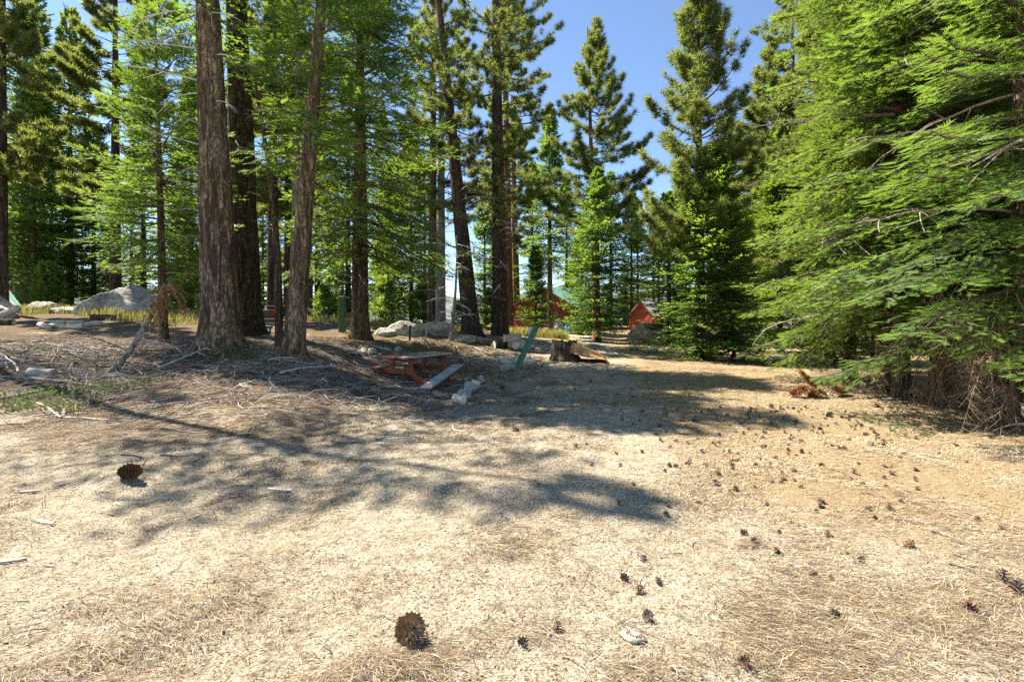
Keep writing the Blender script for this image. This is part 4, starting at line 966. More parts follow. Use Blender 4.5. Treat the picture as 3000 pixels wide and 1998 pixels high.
for k, (p1, p2) in enumerate([((1478, 1086), (1478, 1072)), ((1496, 1082), (1494, 1070)), ((1510, 1078), (1508, 1068))]):
    p = at(*p1); d = np.array([0.10, 0.06, 0])
    log_obj('short_log', 'squat weathered log round at the foot of the leaning green plank', 'log', p-d+np.array([0, 0, .07]), p+d+np.array([0, 0, .08]), 0.115, 'log_grey', 'log rounds under the green plank', seed=k+20)
# cut logs piled by the pine
pb = at(1490, 1022)
for k, (dx, dy, dz, az, L, r_, lb) in enumerate([(-.35, 0, .15, .5, .55, .17, 'charred split log lying at the near end of the log pile'), (.1, .15, .16, -.4, .7, .19, 'thick pale cut log in the middle of the log pile'), (.45, 0, .14, .9, .6, .15, 'thin pale cut log in the log pile'), (.15, .05, .42, .2, .7, .17, 'cut log lying on top of the log pile'), (-.75, .1, .1, 2.2, .45, .12, 'dark short log left beside the log pile')]):
    d = np.array([math.cos(az), math.sin(az), 0.0])*L/2; c_ = pb+np.array([dx, dy, dz])
    log_obj('log', lb, 'log', c_-d, c_+d, r_, ['bark_dark', 'log_grey', 'log_pale', 'log_grey', 'bark_dark'][k], 'cut logs piled by the pine', 'log_pale', seed=k+30, lump=0.08)
# border of pale logs and blocks on the uphill side
for k, (p1, p2) in enumerate([((118, 957), (142, 963)), ((146, 962), (192, 964)), ((196, 963), (245, 962)), ((250, 957), (297, 955)), ((150, 951), (190, 950)), ((195, 951), (243, 951))]):
    glog('sunlit pale log of the border in front of the split boulder', p1, p2, 0.095, 'log_pale', 'pale logs of the sunlit border', seed=k+40)
glog('grey log segment lying in the shaded stick pile', (84, 1101), (160, 1106), 0.105, 'log_grey', endmat='log_grey', seed=51)
a_ = gp(-30, 17.5); b_ = gp(58, 18.2)
log_obj('fallen_log', 'split pale fallen log rising out of the grass by the dark-sided boulder', 'log', a_+np.array([0, 0, .12]), b_+np.array([0, 0, .55]), 0.12, 'log_pale', seed=52, lump=0.15)
log_obj('fallen_log', 'brown log on the ground under the split pale fallen log', 'log', gp(-20, 16.8)+np.array([0, 0, .1]), gp(40, 17)+np.array([0, 0, .1]), 0.13, 'bark_brown', seed=53, lump=0.1)
for px, py, L, lb in [(118, 917, 1.35, 'long dark timber block in the yellow grass'), (302, 937, .95, 'short brown timber block before the split boulder'), (455, 938, .8, 'timber block behind the slim bright fir')]:
    p = at(px, py); m = MB(); m.box((0, 0, .1), (L, .28, .24), None, 0, .02, .008, 3); o = m.obj('timber_block', M['bark_brown'], None, False, tuple(p), (0, 0, -0.08)); tag(o, lb, 'timber')

# leaning green plank with cord
a_ = at(1511, 1082); b_ = W(1572, 955, a_[1]+0.25)
gpk = thing('leaning_plank', 'green painted plank leaning up out of the ground with a cord', 'plank', tuple(a_))
d = b_-a_; L = np.linalg.norm(d); Rm = frame(d, (0.35, -1.0, 0))
m = MB(); m.box(d/2 - nrm(d)*0.08, (L+0.16, 0.175, 0.06), Rm, 0, .006); m.obj('board', M['green_paint'], gpk)
m = MB(); m.box(d/2 + Rm[:, 1]*-0.093 - nrm(d)*0.06, (L*0.96, 0.02, 0.05), Rm, 0, .003); m.obj('edge_strip', M['stump_wood'], gpk)
m = MB(); m.box(d*0.86 + Rm[:, 1]*0.15, (0.2, 0.09, 0.06), Rm, 0, .004); m.obj('cleat', M['white_trim'], gpk)
m = MB(); q0 = d*0.80 + Rm[:, 1]*0.14; q1 = d*0.02+Rm[:, 1]*0.17; v_ = np.linspace(0, 1, 12)[:, None]
m.tube(q0+(q1-q0)*v_ + np.array([-0.06, 0, 0])*np.sin(v_*PI), 0.011, 6); m.obj('cord', M['cord'], gpk)

# stump: bark shell, top, split root slope
ps = at(1655, 1052)
stp = thing('stump', 'big weathered stump with orange split wood sloping down one side', 'stump', tuple(ps))
th = np.linspace(0, 2*PI, 64, endpoint=False); zr = np.array([-.2, 0, .06, .14, .24, .34, .44, .52, .58, .62, .66])
rr_ = np.interp(zr, [-.2, 0, .15, .66], [.56, .54, .46, .40])
ridge = 0.045*vn3(np.cos(th)[None]*7, np.sin(th)[None]*7, zr[:, None]*2.2, 61) + 0.03*vn3(np.cos(th)[None]*15, np.sin(th)[None]*15, zr[:, None]*4, 62)
Rr = rr_[:, None]*(1+0.12*vn3(np.cos(th)[None]*1.5, np.sin(th)[None]*1.5, 0, 63)) + ridge
zt = zr[:, None] + (zr[:, None] > .5)*0.05*vn3(np.cos(th)[None]*6, np.sin(th)[None]*6, 0, 64)
V = np.stack([Rr*np.cos(th), Rr*np.sin(th), zt], -1).reshape(-1, 3); i = np.arange(len(zr)-1)[:, None]*64; j = np.arange(64)[None]; j2 = (j+1) % 64
obj('bark', mesh('bark', V, [np.stack([i+j, i+j2, i+64+j2, i+64+j], -1).reshape(-1, 4)], [M['stump_bark']], [0], True), stp)
tr = V[-64:]*np.array([.995, .995, 1]) ; tin = tr*np.array([.5, .5, 1]) - np.array([0, 0, .04]); cen = np.array([[0, 0, .60]])
obj('top_wood', mesh('top_wood', np.concatenate([tr, tin, cen]), [np.stack([j[0], j2[0], 64+j2[0], 64+j[0]], 1), np.stack([64+j[0], 64+j2[0], np.full(64, 128)], 1)], [M['stump_wood']], [0, 0], False), stp)
nu, nv = 70, 60                                          # split slope: ridged fibres fanning out to the right
u = np.linspace(0, 1, nu)[:, None]; v = np.linspace(-1, 1, nv)[None]
X_ = 0.18 + u*1.35 + 0*v; Y_ = v*(0.36+0.40*u) - 0.12 - 0.15*u; 
Z_ = 0.66*(1-u**1.25)*(1-0.25*v*v) - 0.03 + 0.12*vn3(v*9+0*u, u*1.2, 0, 66)*(1-u*0.4) + 0.04*vn3(v*22+0*u, u*2.5, 0, 67) - 0.30*np.abs(v)**5*(1-u)
V = np.stack([X_, Y_+0*u, Z_-0.1*np.maximum(u-0.85, 0)*8], -1).reshape(-1, 3); i = np.arange(nu-1)[:, None]*nv; j = np.arange(nv-1)[None]
obj('split_wood', mesh('split_wood', V, [np.stack([i+j, i+nv+j, i+nv+j+1, i+j+1], -1).reshape(-1, 4)], [M['stump_wood']], [0], False), stp, None, (0, 0, ra(-8)))
for k in range(9):
    m = MB(); x0 = R_.uniform(.5, 1.2); y0 = R_.uniform(-.45, .35); zz_ = 0.6*(1-(x0-.18)/1.55)**1.15
    m.tube([(x0, y0, zz_*.8), (x0+.25, y0-.03, zz_*.55+.04), (x0+.55, y0-.06, max(0.0, zz_*.2-.03))], [.025, .022, .006], 5); m.obj('splinter', M['stump_wood'], stp, False, None, (0, 0, ra(-8)))

# posts
def post(name, label, foot, top, wd, th, mat, cat='post'):
    a_ = at(*foot); b_ = W(top[0], top[1], a_[1]); d = b_-a_; L = np.linalg.norm(d)
    m_ = MB(); m_.box(a_+d/2-nrm(d)*0.1, (L+0.2, wd, th), frame(d, (0, -1, 0)), 0, min(wd, th)*.12); return tag(m_.obj(name, M[mat], None), label, cat)
post('post', 'short dark green post in front of the boulders', (1200, 998), (1202, 953), 0.07, 0.07, 'green_dark')
post('post', 'tilted grey metal stake in front of the boulders', (1243, 1012), (1254, 942), 0.06, 0.03, 'steel')
post('post', 'thin rusty stake by the boulders', (1238, 995), (1239, 978), 0.03, 0.03, 'rust_metal')
pp = at(1003, 972); bY = pp[1]
gp_ = thing('sign_post', 'dull green timber post with small panel beside the broad fir', 'sign post', tuple(pp))
hh = W(1003, 868, bY)[2]-pp[2]
m = MB(); m.box((0, 0, hh/2-0.1), (0.24, 0.2, hh+0.2), None, 0, .012); m.obj('post', M['green_dull'], gp_)
m = MB(); m.box((0.18, 0.13, hh-0.25), (0.14, 0.05, 0.42), None, 0, .006); m.obj('panel', M['green_dark'], gp_)
m = MB(); m.box((0.135, -0.02, hh*0.35), (0.015, 0.015, hh*0.7)); m.obj('conduit', M['steel'], gp_)
m = MB(); m.box((0.24, 0.02, hh*0.46), (0.2, 0.14, 0.2), None, 0, .008); m.obj('box', M['rust_metal'], gp_)
# camp grill
pg = at(796, 985); 
gr = thing('camp_grill', 'sooty camp grill with rusty tray and wire grate behind the crooked trunk', 'grill', (pg[0], pg[1]+0.6, pg[2]))
m = MB(); m.tube([(0, 0, -.2), (0, 0, .55)], .05, 8); m.obj('leg', M['green_paint'], gr)
m = MB(); m.box((0, 0, .62), (1.0, .6, .05), None, 0, .006); m.box((-.36, -.1, .77), (.26, .4, .26), None, 0, .01); tr_ = m.obj('tray', M['rust_metal'], gr)
m = MB(); m.box((-.36, -.31, .77), (.23, .02, .22)); m.obj('panel', M['grey_metal'], tr_)
m = MB()
for k in range(7): m.tube([(-.3+.1*k, -.25, 1.02), (-.3+.1*k, .25, 1.02)], .01, 5)
for sy in (-.25, .25): m.tube([(-.32, sy, 1.02), (.32, sy, 1.02)], .013, 5)
m.obj('grate', M['black_metal'], gr)
for sx in (-.3, .3):
    for sy in (-.25, .25):
        m = MB(); m.tube([(sx, sy, 1.03), (sx*1.15, sy, .63)], .014, 5); m.obj('grate_leg', M['black_metal'], gr)
p = at(780, 975); m = MB(); m.box((0, 0, .20), (.42, .12, .12), None, 0, .006); m.box((-.12, .04, .05), (.05, .06, .25)); m.box((.12, .04, .05), (.05, .06, .25))
tag(m.obj('bench_rail', M['green_paint'], None, False, tuple(p)), 'short green board seat beneath the camp grill', 'bench')
# drums
def drum(label, px, Y):
    p = gp(px, Y); prof = [(0, 0), (.285, 0), (.295, .02), (.29, .05), (.29, .28), (.302, .30), (.29, .32), (.29, .56), (.302, .58), (.29, .60), (.29, .84), (.298, .87), (.285, .88), (.27, .865), (0, .865)]
    n = 28; a = np.linspace(0, 2*PI, n, endpoint=False); V = np.concatenate([np.stack([r*np.cos(a), r*np.sin(a), np.full(n, z)], 1) for r, z in prof])
    i = np.arange(len(prof)-1)[:, None]*n; j = np.arange(n)[None]; j2 = (j+1) % n
    root = thing('drum', label, 'drum', (p[0], p[1], p[2]))
    obj('body', mesh('body', V, [np.stack([i+j, i+j2, i+n+j2, i+n+j], -1).reshape(-1, 4)], [M['blue_plastic']], [0], False), root)
    for x in (-.14, .14):
        m = MB(); m.tube([(x, .05, .855), (x, .05, .885)], .035, 8); m.obj('bung', M['blue_plastic'], root)
drum('blue plastic drum beside the mossy tilting pine', 1405, 42)
drum('blue plastic drum beside the upright grey boulder by the cabin', 1664, 46)
# bleached snag near the mossy pine
sn = tree('dead_snag', 'bleached bare snag bristling with dead twigs beside the mossy pine', 1321, 19.5, trunk_mesh('trunk', 4.2, .085, .02, 'bark_pale', (.25, 0), .06, 171, 16, 30, .08, .3))
add_dead(sn, lambda z: (.25*z/4.2, 0), lambda z: .08-.06*z/4.2, [(R_.uniform(.4, 4.0), R_.uniform(0, 6.28), R_.uniform(.5, 1.2)) for k in range(26)])
a_ = at(1396, 1008)
tag(obj('dead_sapling', dead_branch_mesh('dead_sapling', 177, 2.0, 'bark_dark', 6, .2, 0.0, .03), None, tuple(a_), (0, ra(-82), .4)), 'dark thin dead sapling beside the tall straight dark pine', 'sapling')
# ------------------------------------------------------------------ dead wood and boughs
def bough_mesh(name, curves, mat, shoot, per, lod, spread=0.9, r0=0.012, seed=0, dropn=0.3, s0=0.15, wood_='deadwood'):
    r = np.random.default_rng(seed); P = np.asarray(curves, float); n, K, _ = P.shape
    Wv, Wq = tubes_many(P, np.full(n, r0), np.full(n, r0*.3), 5)
    s = r.uniform(s0, 1, (n, per)); p, T = lerp_curve(P, s); p, T = p.reshape(-1, 3), T.reshape(-1, 3)
    X = nrm(T + r.normal(0, spread, T.shape)*0.7 + np.array([0, 0, -dropn]))
    Sv, St = place(SHOOT[lod] if lod >= 0 else TUFT[1], p, X, r.normal(size=p.shape), shoot*r.uniform(.7, 1.3, len(p)))
    k = len(SHOOT[lod][0]) if lod >= 0 else len(TUFT[1][0])
    return mesh(name, np.concatenate([Wv, Sv]), [St+len(Wv), Wq], [M[mat], M[wood_]], [0, 1], False, {'tip': np.concatenate([np.zeros(len(Wv)), np.repeat(r.uniform(0, 1, len(p)), k)])})
# leaning dead pole with orange needles
f0 = at(325, 1098); f1 = W(478, 842, f0[1]+0.9)
dp = thing('dead_pole', 'leaning dead trunk with hanging orange needles propped against the slim fir', 'dead tree', tuple(f0))
v_ = np.linspace(-0.06, 1, 14)[:, None]; P = (f1-f0)*v_ + np.array([0.10, 0, -0.05])*np.sin(v_*PI*1.0) + np.random.default_rng(4).normal(0, .008, (14, 3))
m = MB(); m.tube(P, np.interp(v_[:, 0], [0, 1], [.072, .045]), 12); m.obj('trunk', M['bark_pale'], dp, True)
rg = np.random.default_rng(12); cur = []
for k in range(24):
    s_ = rg.uniform(.72, 1.02); b0 = (f1-f0)*s_; L = rg.uniform(.4, 1.5); az = rg.uniform(-1.3, 1.2); u = np.linspace(0, 1, 7)[:, None]
    up_ = rg.uniform(-.1, .75)
    cur.append(b0 + np.array([math.cos(az)*.62, math.sin(az)*.5, up_])*L*u*(1-.25*u) + np.array([0.02, 0, -rg.uniform(.5, 1.15)])*L*u**2.2)
obj('dead_needles', bough_mesh('dead_needles', cur, 'rust', .07, 55, 1, seed=5, dropn=.4, r0=.008), dp)
for k in range(16):
    s_ = rg.uniform(.1, .95); L = rg.uniform(.5, 1.3)
    o = obj('dead_branch', DEADG[k % 6], dp, tuple((f1-f0)*s_), (rg.uniform(-1, 1), rg.uniform(.2, 1.2), rg.uniform(-1.6, 1.2)), (L, L, L))
# fallen bough with orange tufts on the clearing
q = at(2425, 1165)
fb = thing('fallen_bough', 'fallen pine bough with orange dead needles beside the bright firs', 'branch', tuple(q))
tips = [W(2345, 1090, q[1]+.15), W(2318, 1158, q[1]-.1), W(2375, 1165, q[1]-.05), W(2470, 1150, q[1]+.1)]
for k, tp_ in enumerate(tips):
    u = np.linspace(0, 1, 8)[:, None]; d = tp_-q; c_ = d*u + np.array([0, 0, .16])*np.sin(u*PI)*(k != 0) + np.array([0, 0, .02])
    m = MB(); m.tube(c_, np.linspace(.018, .008, 8), 6); o = m.obj('branch', M['twig'], fb)
    obj('dead_needles', bough_mesh('dead_needles', [c_[3:] + rg.normal(0, .01, (5, 3)) for g in range(3)], 'rust', .15, 15, -1, spread=.35, seed=20+k, dropn=1.5, r0=.004, s0=.25 if k else .1), fb)
for k in range(5):
    L = rg.uniform(.4, .8); obj('dead_branch', DEADG[k], fb, (rg.uniform(-.1, .1), rg.uniform(-.15, .1), .05), (0, rg.uniform(0, .2), rg.uniform(2.5, 7)), (L, L, L))

def ground_curve(pix, lift=0.02, n=14):
    pts = np.array([at(*p) for p in pix]); u = np.linspace(0, len(pts)-1, n); i = np.clip(u.astype(int), 0, len(pts)-2); f = (u-i)[:, None]
    m_ = lambda k: pts[np.clip(k, 0, len(pts)-1)]
    p0, p1, p2, p3 = m_(i-1), m_(i), m_(i+1), m_(i+2)
    P = 0.5*((2*p1)+(-p0+p2)*f+(2*p0-5*p1+4*p2-p3)*f*f+(-p0+3*p1-3*p2+p3)*f**3)
    P[:, 2] = gz(P[:, 0], P[:, 1]) + lift
    return P
def stick(label, pix, r, mat='deadwood', lift=None, taper=.4, group=None, twigs=2, seed=0):
    P = ground_curve(pix, r if lift is None else lift); rg_ = np.random.default_rng(seed)
    m_ = MB(); m_.tube(P, np.linspace(r, r*taper, len(P))*(1+rg_.normal(0, .08, len(P))), 7)
    for k in range(twigs):
        i = int(rg_.integers(3, len(P)-2)); d = nrm(P[i+1]-P[i]); sd_ = np.array([-d[1], d[0], 0])*rg_.choice([-1, 1]); l = rg_.uniform(.15, .5)
        v2 = np.linspace(0, 1, 5)[:, None]; m_.tube(P[i]+(d*.6+sd_*.7+np.array([0, 0, rg_.uniform(0, .4)]))*l*v2, np.linspace(r*.5, r*.2, 5), 5)
    c = P[0].copy(); o = m_.obj('fallen_branch', M[mat], None, True)
    return tag(o, label, 'branch', group)
ST = [([(0, 1170), (90, 1155), (200, 1128), (225, 1122)], .028, 'long pale fallen branch along the green weeds'), ([(40, 1108), (110, 1115), (170, 1123), (225, 1130), (290, 1137), (350, 1130), (430, 1112), (500, 1090)], .034, 'long bowed fallen branch curving below the leaning pole'),
      ([(238, 1055), (215, 1070), (202, 1090), (208, 1110), (235, 1128)], .032, 'hooked fallen branch above the long bowed branch'), ([(138, 1012), (190, 1022), (240, 1027), (300, 1020), (350, 1016)], .034, 'straight grey fallen branch at the top of the stick pile'),
      ([(0, 1047), (40, 1045), (70, 1038), (80, 1024)], .05, 'thick upturned fallen branch in the shaded pile'), ([(80, 1020), (110, 1010), (140, 1008)], .03, 'short fallen branch against the thick upturned branch'),
      ([(0, 1108), (60, 1112), (130, 1110)], .028, 'fallen branch in front of the grey log segment'), ([(230, 1115), (300, 1105), (340, 1098), (400, 1094)], .03, 'knotty fallen branch crossing the foot of the leaning pole'),
      ([(240, 1076), (310, 1074), (400, 1084), (470, 1086)], .022, 'thin straight fallen branch behind the leaning pole foot'), ([(255, 1020), (280, 1035), (300, 1043)], .026, 'short broken branch end in the shaded pile'),
      ([(820, 1097), (870, 1084), (930, 1078), (985, 1078)], .028, 'pale fallen branch in front of the leaning brown fir'), ([(715, 1010), (770, 1030), (820, 1048), (870, 1060)], .022, 'grey fallen branch between the dark fir and leaning fir'),
      ([(850, 1045), (900, 1040), (960, 1055), (1000, 1065)], .018, 'thin fallen branch on the bank behind the table'), ([(600, 1160), (650, 1180), (720, 1178)], .012, 'thin bent fallen branch in the long shade band'),
      ([(470, 1258), (520, 1265), (580, 1272), (615, 1262)], .014, 'thin curved fallen branch in the sunlit litter'), ([(1325, 1250), (1332, 1262), (1350, 1266)], .012, 'small white forked twig in the dappled shade'),
      ([(400, 1838), (450, 1848), (490, 1868), (505, 1895), (500, 1920)], .0055, 'curved dark twig on the near sand'), ([(355, 1335), (400, 1337), (425, 1350), (418, 1365)], .013, 'looped twig behind the dark pine cone'),
      ([(2540, 1168), (2600, 1165), (2660, 1158), (2705, 1152)], .02, 'bent fallen branch under the bright firs'), ([(2600, 1173), (2650, 1170), (2715, 1158), (2750, 1150)], .022, 'forked fallen branch at the feet of the bright firs'),
      ([(2295, 1183), (2340, 1190), (2385, 1196)], .012, 'dark thin branch beside the orange-needled bough'), ([(2620, 1525), (2680, 1528), (2715, 1538)], .010, 'brown stick on the golden needles'), ([(2725, 1560), (2760, 1570), (2800, 1578)], .014, 'pale knobby stick on the golden needles'),
      ([(2780, 1655), (2820, 1665), (2860, 1666)], .011, 'short pale stick by the bare sand patch'), ([(2795, 1632), (2830, 1641)], .010, 'stubby stick by the bare sand patch'), ([(1780, 1025), (1800, 1036), (1830, 1042)], .03, 'white branch on the slope beside the stump'),
      ([(2640, 1330), (2680, 1310), (2720, 1325)], .008, 'thin dead twig in the weeds under the fir thicket'), ([(470, 1335), (520, 1340), (560, 1337)], .012, 'dark twig near the dark pine cone'), ([(110, 1185), (150, 1205), (185, 1225), (260, 1232), (390, 1234)], .02, 'pale fallen branch at the edge of the green weeds'),
      ([(185, 1225), (190, 1205), (205, 1190)], .03, 'mossy branch stub in the green weeds'), ([(900, 1120), (960, 1135), (1020, 1130)], .014, 'pale bent stick in front of the table'), ([(1085, 1165), (1110, 1160), (1150, 1165)], .012, 'bowed stick beside the log edging'), ([(1100, 1290), (1180, 1278), (1240, 1284)], .009, 'thin stick in the dappled shade')]
for k, (pix, r, lb) in enumerate(ST):
    stick(lb, pix, r, 'deadwood' if k not in (10, 15, 25, 28) else 'twig_pale', seed=k, twigs=(3 if r > .02 else 1))
for k in range(16):
    x0, y0 = R_.uniform(-20, 300), R_.uniform(1005, 1125); dx = R_.uniform(60, 190); dy = R_.uniform(-22, 22)
    stick('long grey branch heaped in the shaded stick pile on the bank', [(x0, y0), (x0+dx*.35, y0+dy*.3+R_.uniform(-6, 6)), (x0+dx*.7, y0+dy*.8+R_.uniform(-5, 5)), (x0+dx, y0+dy)], R_.uniform(.014, .03), 'deadwood', None, .4, 'branches heaped in the shaded stick pile', 3, 60+k)
# wood chips on the near sand
CH = [(820, 1440, 80, .05, 'white cylindrical stick piece on the sand'), (345, 1372, 0, 0, ''), (30, 1650, 75, .06, 'white split stick at the edge of the sand'), (130, 1535, 75, .07, 'long white wood chip among bark chips'), (85, 1445, 60, .07, 'broad white wood chip beside the dark bark'), (180, 1425, 45, .06, 'upright white wood chip'), (345, 1480, 40, .04, 'forked pale wood chip'), (325, 1508, 22, .05, 'small blunt wood chip'),
      (655, 1455, 30, .045, 'pale split stick end'), (675, 1458, 35, .04, 'dark split stick end'), (575, 1515, 55, .035, 'tan stick pointing into the sand'), (145, 1660, 40, .03, 'thin wood chip by the sand edge'), (2785, 1473, 28, .03, 'white chip on the orange needles'), (2830, 1484, 40, .02, 'flat white stick on the orange needles'), (200, 1800, 0, 0, '')]
for k, (px, py, L, th_, lb) in enumerate(CH):
    if not L: continue
    p = at(px, py); l = L/F*p[1]; az = R_.uniform(-.6, .5) if k not in (5, 10) else 1.1
    m = MB(); w_ = max(.006, l*R_.uniform(.12, .22)); n_ = 6; xs = np.linspace(-.5, .5, n_)
    V = []
    for x in xs:
        ww = w_*(1-.7*abs(x*2)**3)*R_.uniform(.8, 1.15)
        V += [(x*l, -ww/2, 0), (x*l, ww/2, .002), (x*l, ww/2, .5*w_), (x*l, -ww/2, .42*w_)]
    Fq = [(a*4+b, a*4+(b+1) % 4, a*4+4+(b+1) % 4, a*4+4+b) for a in range(n_-1) for b in range(4)] + [(0, 3, 2, 1), ((n_-1)*4, (n_-1)*4+1, (n_-1)*4+2, (n_-1)*4+3)]
    m.add(V, Fq); tag(m.obj('wood_chip', M['chip' if k % 3 == 0 else 'log_grey'], None, False, (p[0], p[1], float(gz(p[0], p[1]))+.004), (R_.uniform(-.2, .2), R_.uniform(-.06, .06), az)), lb, 'wood chip')

# ------------------------------------------------------------------ cones
def cone_mesh(name, seed, rings, per, L, Rm, mat, open_=0.9):
    r = np.random.default_rng(seed); V, T = [], []
    core = []
    for k in range(rings*per):
        t_ = (k+.5)/(rings*per); ph = k*2.39996; z = L*(t_-.45)
        rad = Rm*math.sin(PI*min(1, .16+.84*t_)**.75)*.45+.12*Rm
        out = Rm*(math.sin(PI*(.12+.80*t_))**.7)*r.uniform(.85, 1.1); ln = out
        er = np.array([math.cos(ph), math.sin(ph), 0]); et = np.array([-math.sin(ph), math.cos(ph), 0]); ez = np.array([0, 0, 1.0])
        tilt = open_*(1-.9*t_)
        d = nrm(er*math.cos(.75-tilt*.6)+ez*math.sin(.75-tilt*.6)); w_ = Rm*.36*(1.05-.4*t_); nn = np.cross(d, et)
        b = er*Rm*.10+ez*z; n = len(V)
        V += [b-et*w_*.3, b+et*w_*.3, b+d*ln*.8+et*w_*.62, b+d*ln+nn*w_*-.25, b+d*ln*.8-et*w_*.62, b+d*ln*.82+nn*-w_*.34]
        T += [(n, n+1, n+2), (n, n+2, n+4), (n+4, n+2, n+3), (n, n+5, n+1), (n+1, n+5, n+2), (n, n+4, n+5), (n+2, n+5, n+3), (n+4, n+3, n+5)]
    n = len(V); a = np.linspace(0, 2*PI, 6, endpoint=False)
    for zz_, rr2 in ((-.48*L, .12*Rm), (0, .28*Rm), (.45*L, .06*Rm)):
        V += [np.array([rr2*math.cos(x), rr2*math.sin(x), zz_]) for x in a]
    V = np.array(V); Q = [(n+i*6+j, n+i*6+(j+1) % 6, n+i*6+6+(j+1) % 6, n+i*6+6+j) for i in range(2) for j in range(6)]
    return mesh(name, V, [np.array(T), np.array(Q)], [M[mat]], [0, 0], False)
p = at(1197, 1880); o = obj('pine_cone', cone_mesh('pine_cone', 1, 11, 9, .165, .075, 'cone_tan', 1.0), None, (p[0], p[1], p[2]+.055), (ra(58), ra(10), .5)); tag(o, 'large open brown pine cone standing on the bare sand', 'pine cone')
p = at(378, 1405); o = obj('pine_cone', cone_mesh('pine_cone', 2, 13, 9, .27, .085, 'cone_brown', .9), None, (p[0], p[1], p[2]+.085), (ra(84), ra(4), ra(68))); tag(o, 'large dark pine cone lying on its side among wood chips', 'pine cone')
small = [cone_mesh('pine_cone', 10+k, 5, 6, .055, .030, ['cone_grey', 'cone_grey', 'cone_brown'][k % 3], 1.0) for k in range(5)]
small_t = cone_mesh('pine_cone', 20, 6, 6, .06, .030, 'cone_tan', .8)
for px, py, k, s_, lb in [(1897, 1815, 0, 1.5, 'grey weathered pine cone on the pale sand beside needles'), (1632, 1852, 1, 1.2, 'squat grey pine cone on the sand beside the dug hollow'), (1530, 1895, 1, 1.2, 'dark round pine cone at the rim of the sand'), (2180, 1958, 2, 1.4, 'brown open pine cone in the tangled needles'),
                          (2935, 1705, 1, 2.0, 'broken dark pine cone by the dark soil patch'), (2985, 1745, 0, 2.0, 'pine cone lying beside the broken dark one'), (2845, 1800, 2, 1.5, 'reddish spiky pine cone by the pale sand'), (2380, 1690, 2, 1.1, 'small red-brown pine cone on the sand patch'), (2275, 1620, 5, 1.2, 'tan pine cone on the sunlit needles'), (2425, 1575, 5, 1.2, 'tan-red pine cone near the sticks'), (2660, 1603, 5, 1.6, 'half-eaten orange pine cone on the sand'),
                          (2430, 1222, 0, 2.6, 'big grey pine cone before the orange-needled bough'), (2260, 1197, 2, 2.2, 'brown pine cone beside the orange-needled bough'), (2570, 1195, 2, 2.4, 'round brown pine cone under the bright firs'), (1512, 1263, 0, 2.4, 'pine cone lying in the dappled tree shade'), (1352, 1060, 1, 3.0, 'dark pine cone behind the collapsed seat'), (2170, 1140, 0, 2.5, 'grey pine cone near the long thin trunk shadow')]:
    s_ *= .78; p = at(px, py); o = obj('pine_cone', small_t if k == 5 else small[k], None, (p[0], p[1], float(gz(p[0], p[1]))+.018*s_), (R_.uniform(-1.2, 1.2), R_.uniform(-1.2, 1.2), R_.uniform(0, 6.2)), (s_, s_, s_)); tag(o, lb, 'pine cone')
n = 0
while n < 285:
    # thickest on the golden needles in front of the fir row, thinning towards the near sand
    if R_.uniform() < .72:
        Y = 3.6 + 5.6*R_.beta(2.2, 1.6); X = .42*Y + R_.normal(.25, .30)*Y*.62
    else:
        Y = R_.uniform(2.6, 13); X = R_.uniform(.05, 1.0)*Y
    if X < .10*Y or X > 1.02*Y: continue
    s_ = R_.uniform(.6, 1.1); k = int(R_.choice([0, 1, 2, 3, 4, 0, 1, 3, 5]))
    o = obj('pine_cone', small_t if k == 5 else small[k], None, (X, Y, float(gz(X, Y))+.015*s_), (R_.uniform(-1.4, 1.4), R_.uniform(-1.4, 1.4), R_.uniform(0, 6.2)), (s_, s_, s_))
    tag(o, 'small pine cone scattered on the golden needle litter', 'pine cone', 'small cones scattered on the golden needles'); n += 1

# ------------------------------------------------------------------ litter, twigs, grass, weeds
def scatter_needles(N, seed):
    r = np.random.default_rng(seed)
    Y = 1.75*np.exp(r.uniform(0, 1, N)*math.log(15/1.75)); X = r.uniform(-1.12, 1.12, N)*Y
    clump = fbm(X*1.1, Y*1.1, 0, 201, 3); streak = vn3(X*.9+Y*.5, Y*3.2-X*.8, 0, 203)
    keep = r.uniform(0, 1, N) < np.clip(.22 + 1.05*clump + .55*streak + .50*np.clip(rust_at(X, Y), 0, 1) + .35*duff_at(X, Y), .04, 1)
    X, Y = X[keep], Y[keep]; n = len(X)
    az = 0.35 + 1.1*vn3(X*.7, Y*.7, 0, 205) + r.normal(0, .75, n)
    L = r.uniform(.07, .17, n)*np.where(r.uniform(0, 1, n) < .3, .6, 1); wd = .0010*np.maximum(1.0, Y/2.6)*r.uniform(.8, 1.5, n)
    Z = gz(X, Y) + r.uniform(.002, .010, n); tl = r.normal(0, .05, n)+.02
    d = np.stack([np.cos(az)*np.cos(tl), np.sin(az)*np.cos(tl), np.sin(tl)], 1); sd_ = np.stack([-np.sin(az), np.cos(az), 0*az], 1)
    b = np.stack([X, Y, Z], 1); bend = (r.normal(0, .07, n)*L)[:, None]*sd_ + np.array([0, 0, 1.0])*(r.uniform(0, .09, n)*L)[:, None]
    mid_ = b + d*(L*.5)[:, None] + bend
    V = np.stack([b, mid_+sd_*wd[:, None], b+d*L[:, None], mid_-sd_*wd[:, None]], 1).reshape(-1, 3)
    f = np.arange(n)[:, None]*4; T = np.concatenate([f+np.array([[0, 1, 3]]), f+np.array([[1, 2, 3]])])
    gold = np.clip(.26 + .40*rust_at(X, Y) - .30*duff_at(X, Y), 0, 1)
    tone = np.clip(gold + r.normal(.04, .36, n), 0, 1)
    return mesh('needle_litter', V, [T], [M['needle']], [0], False, {'tone': np.repeat(tone, 4)})
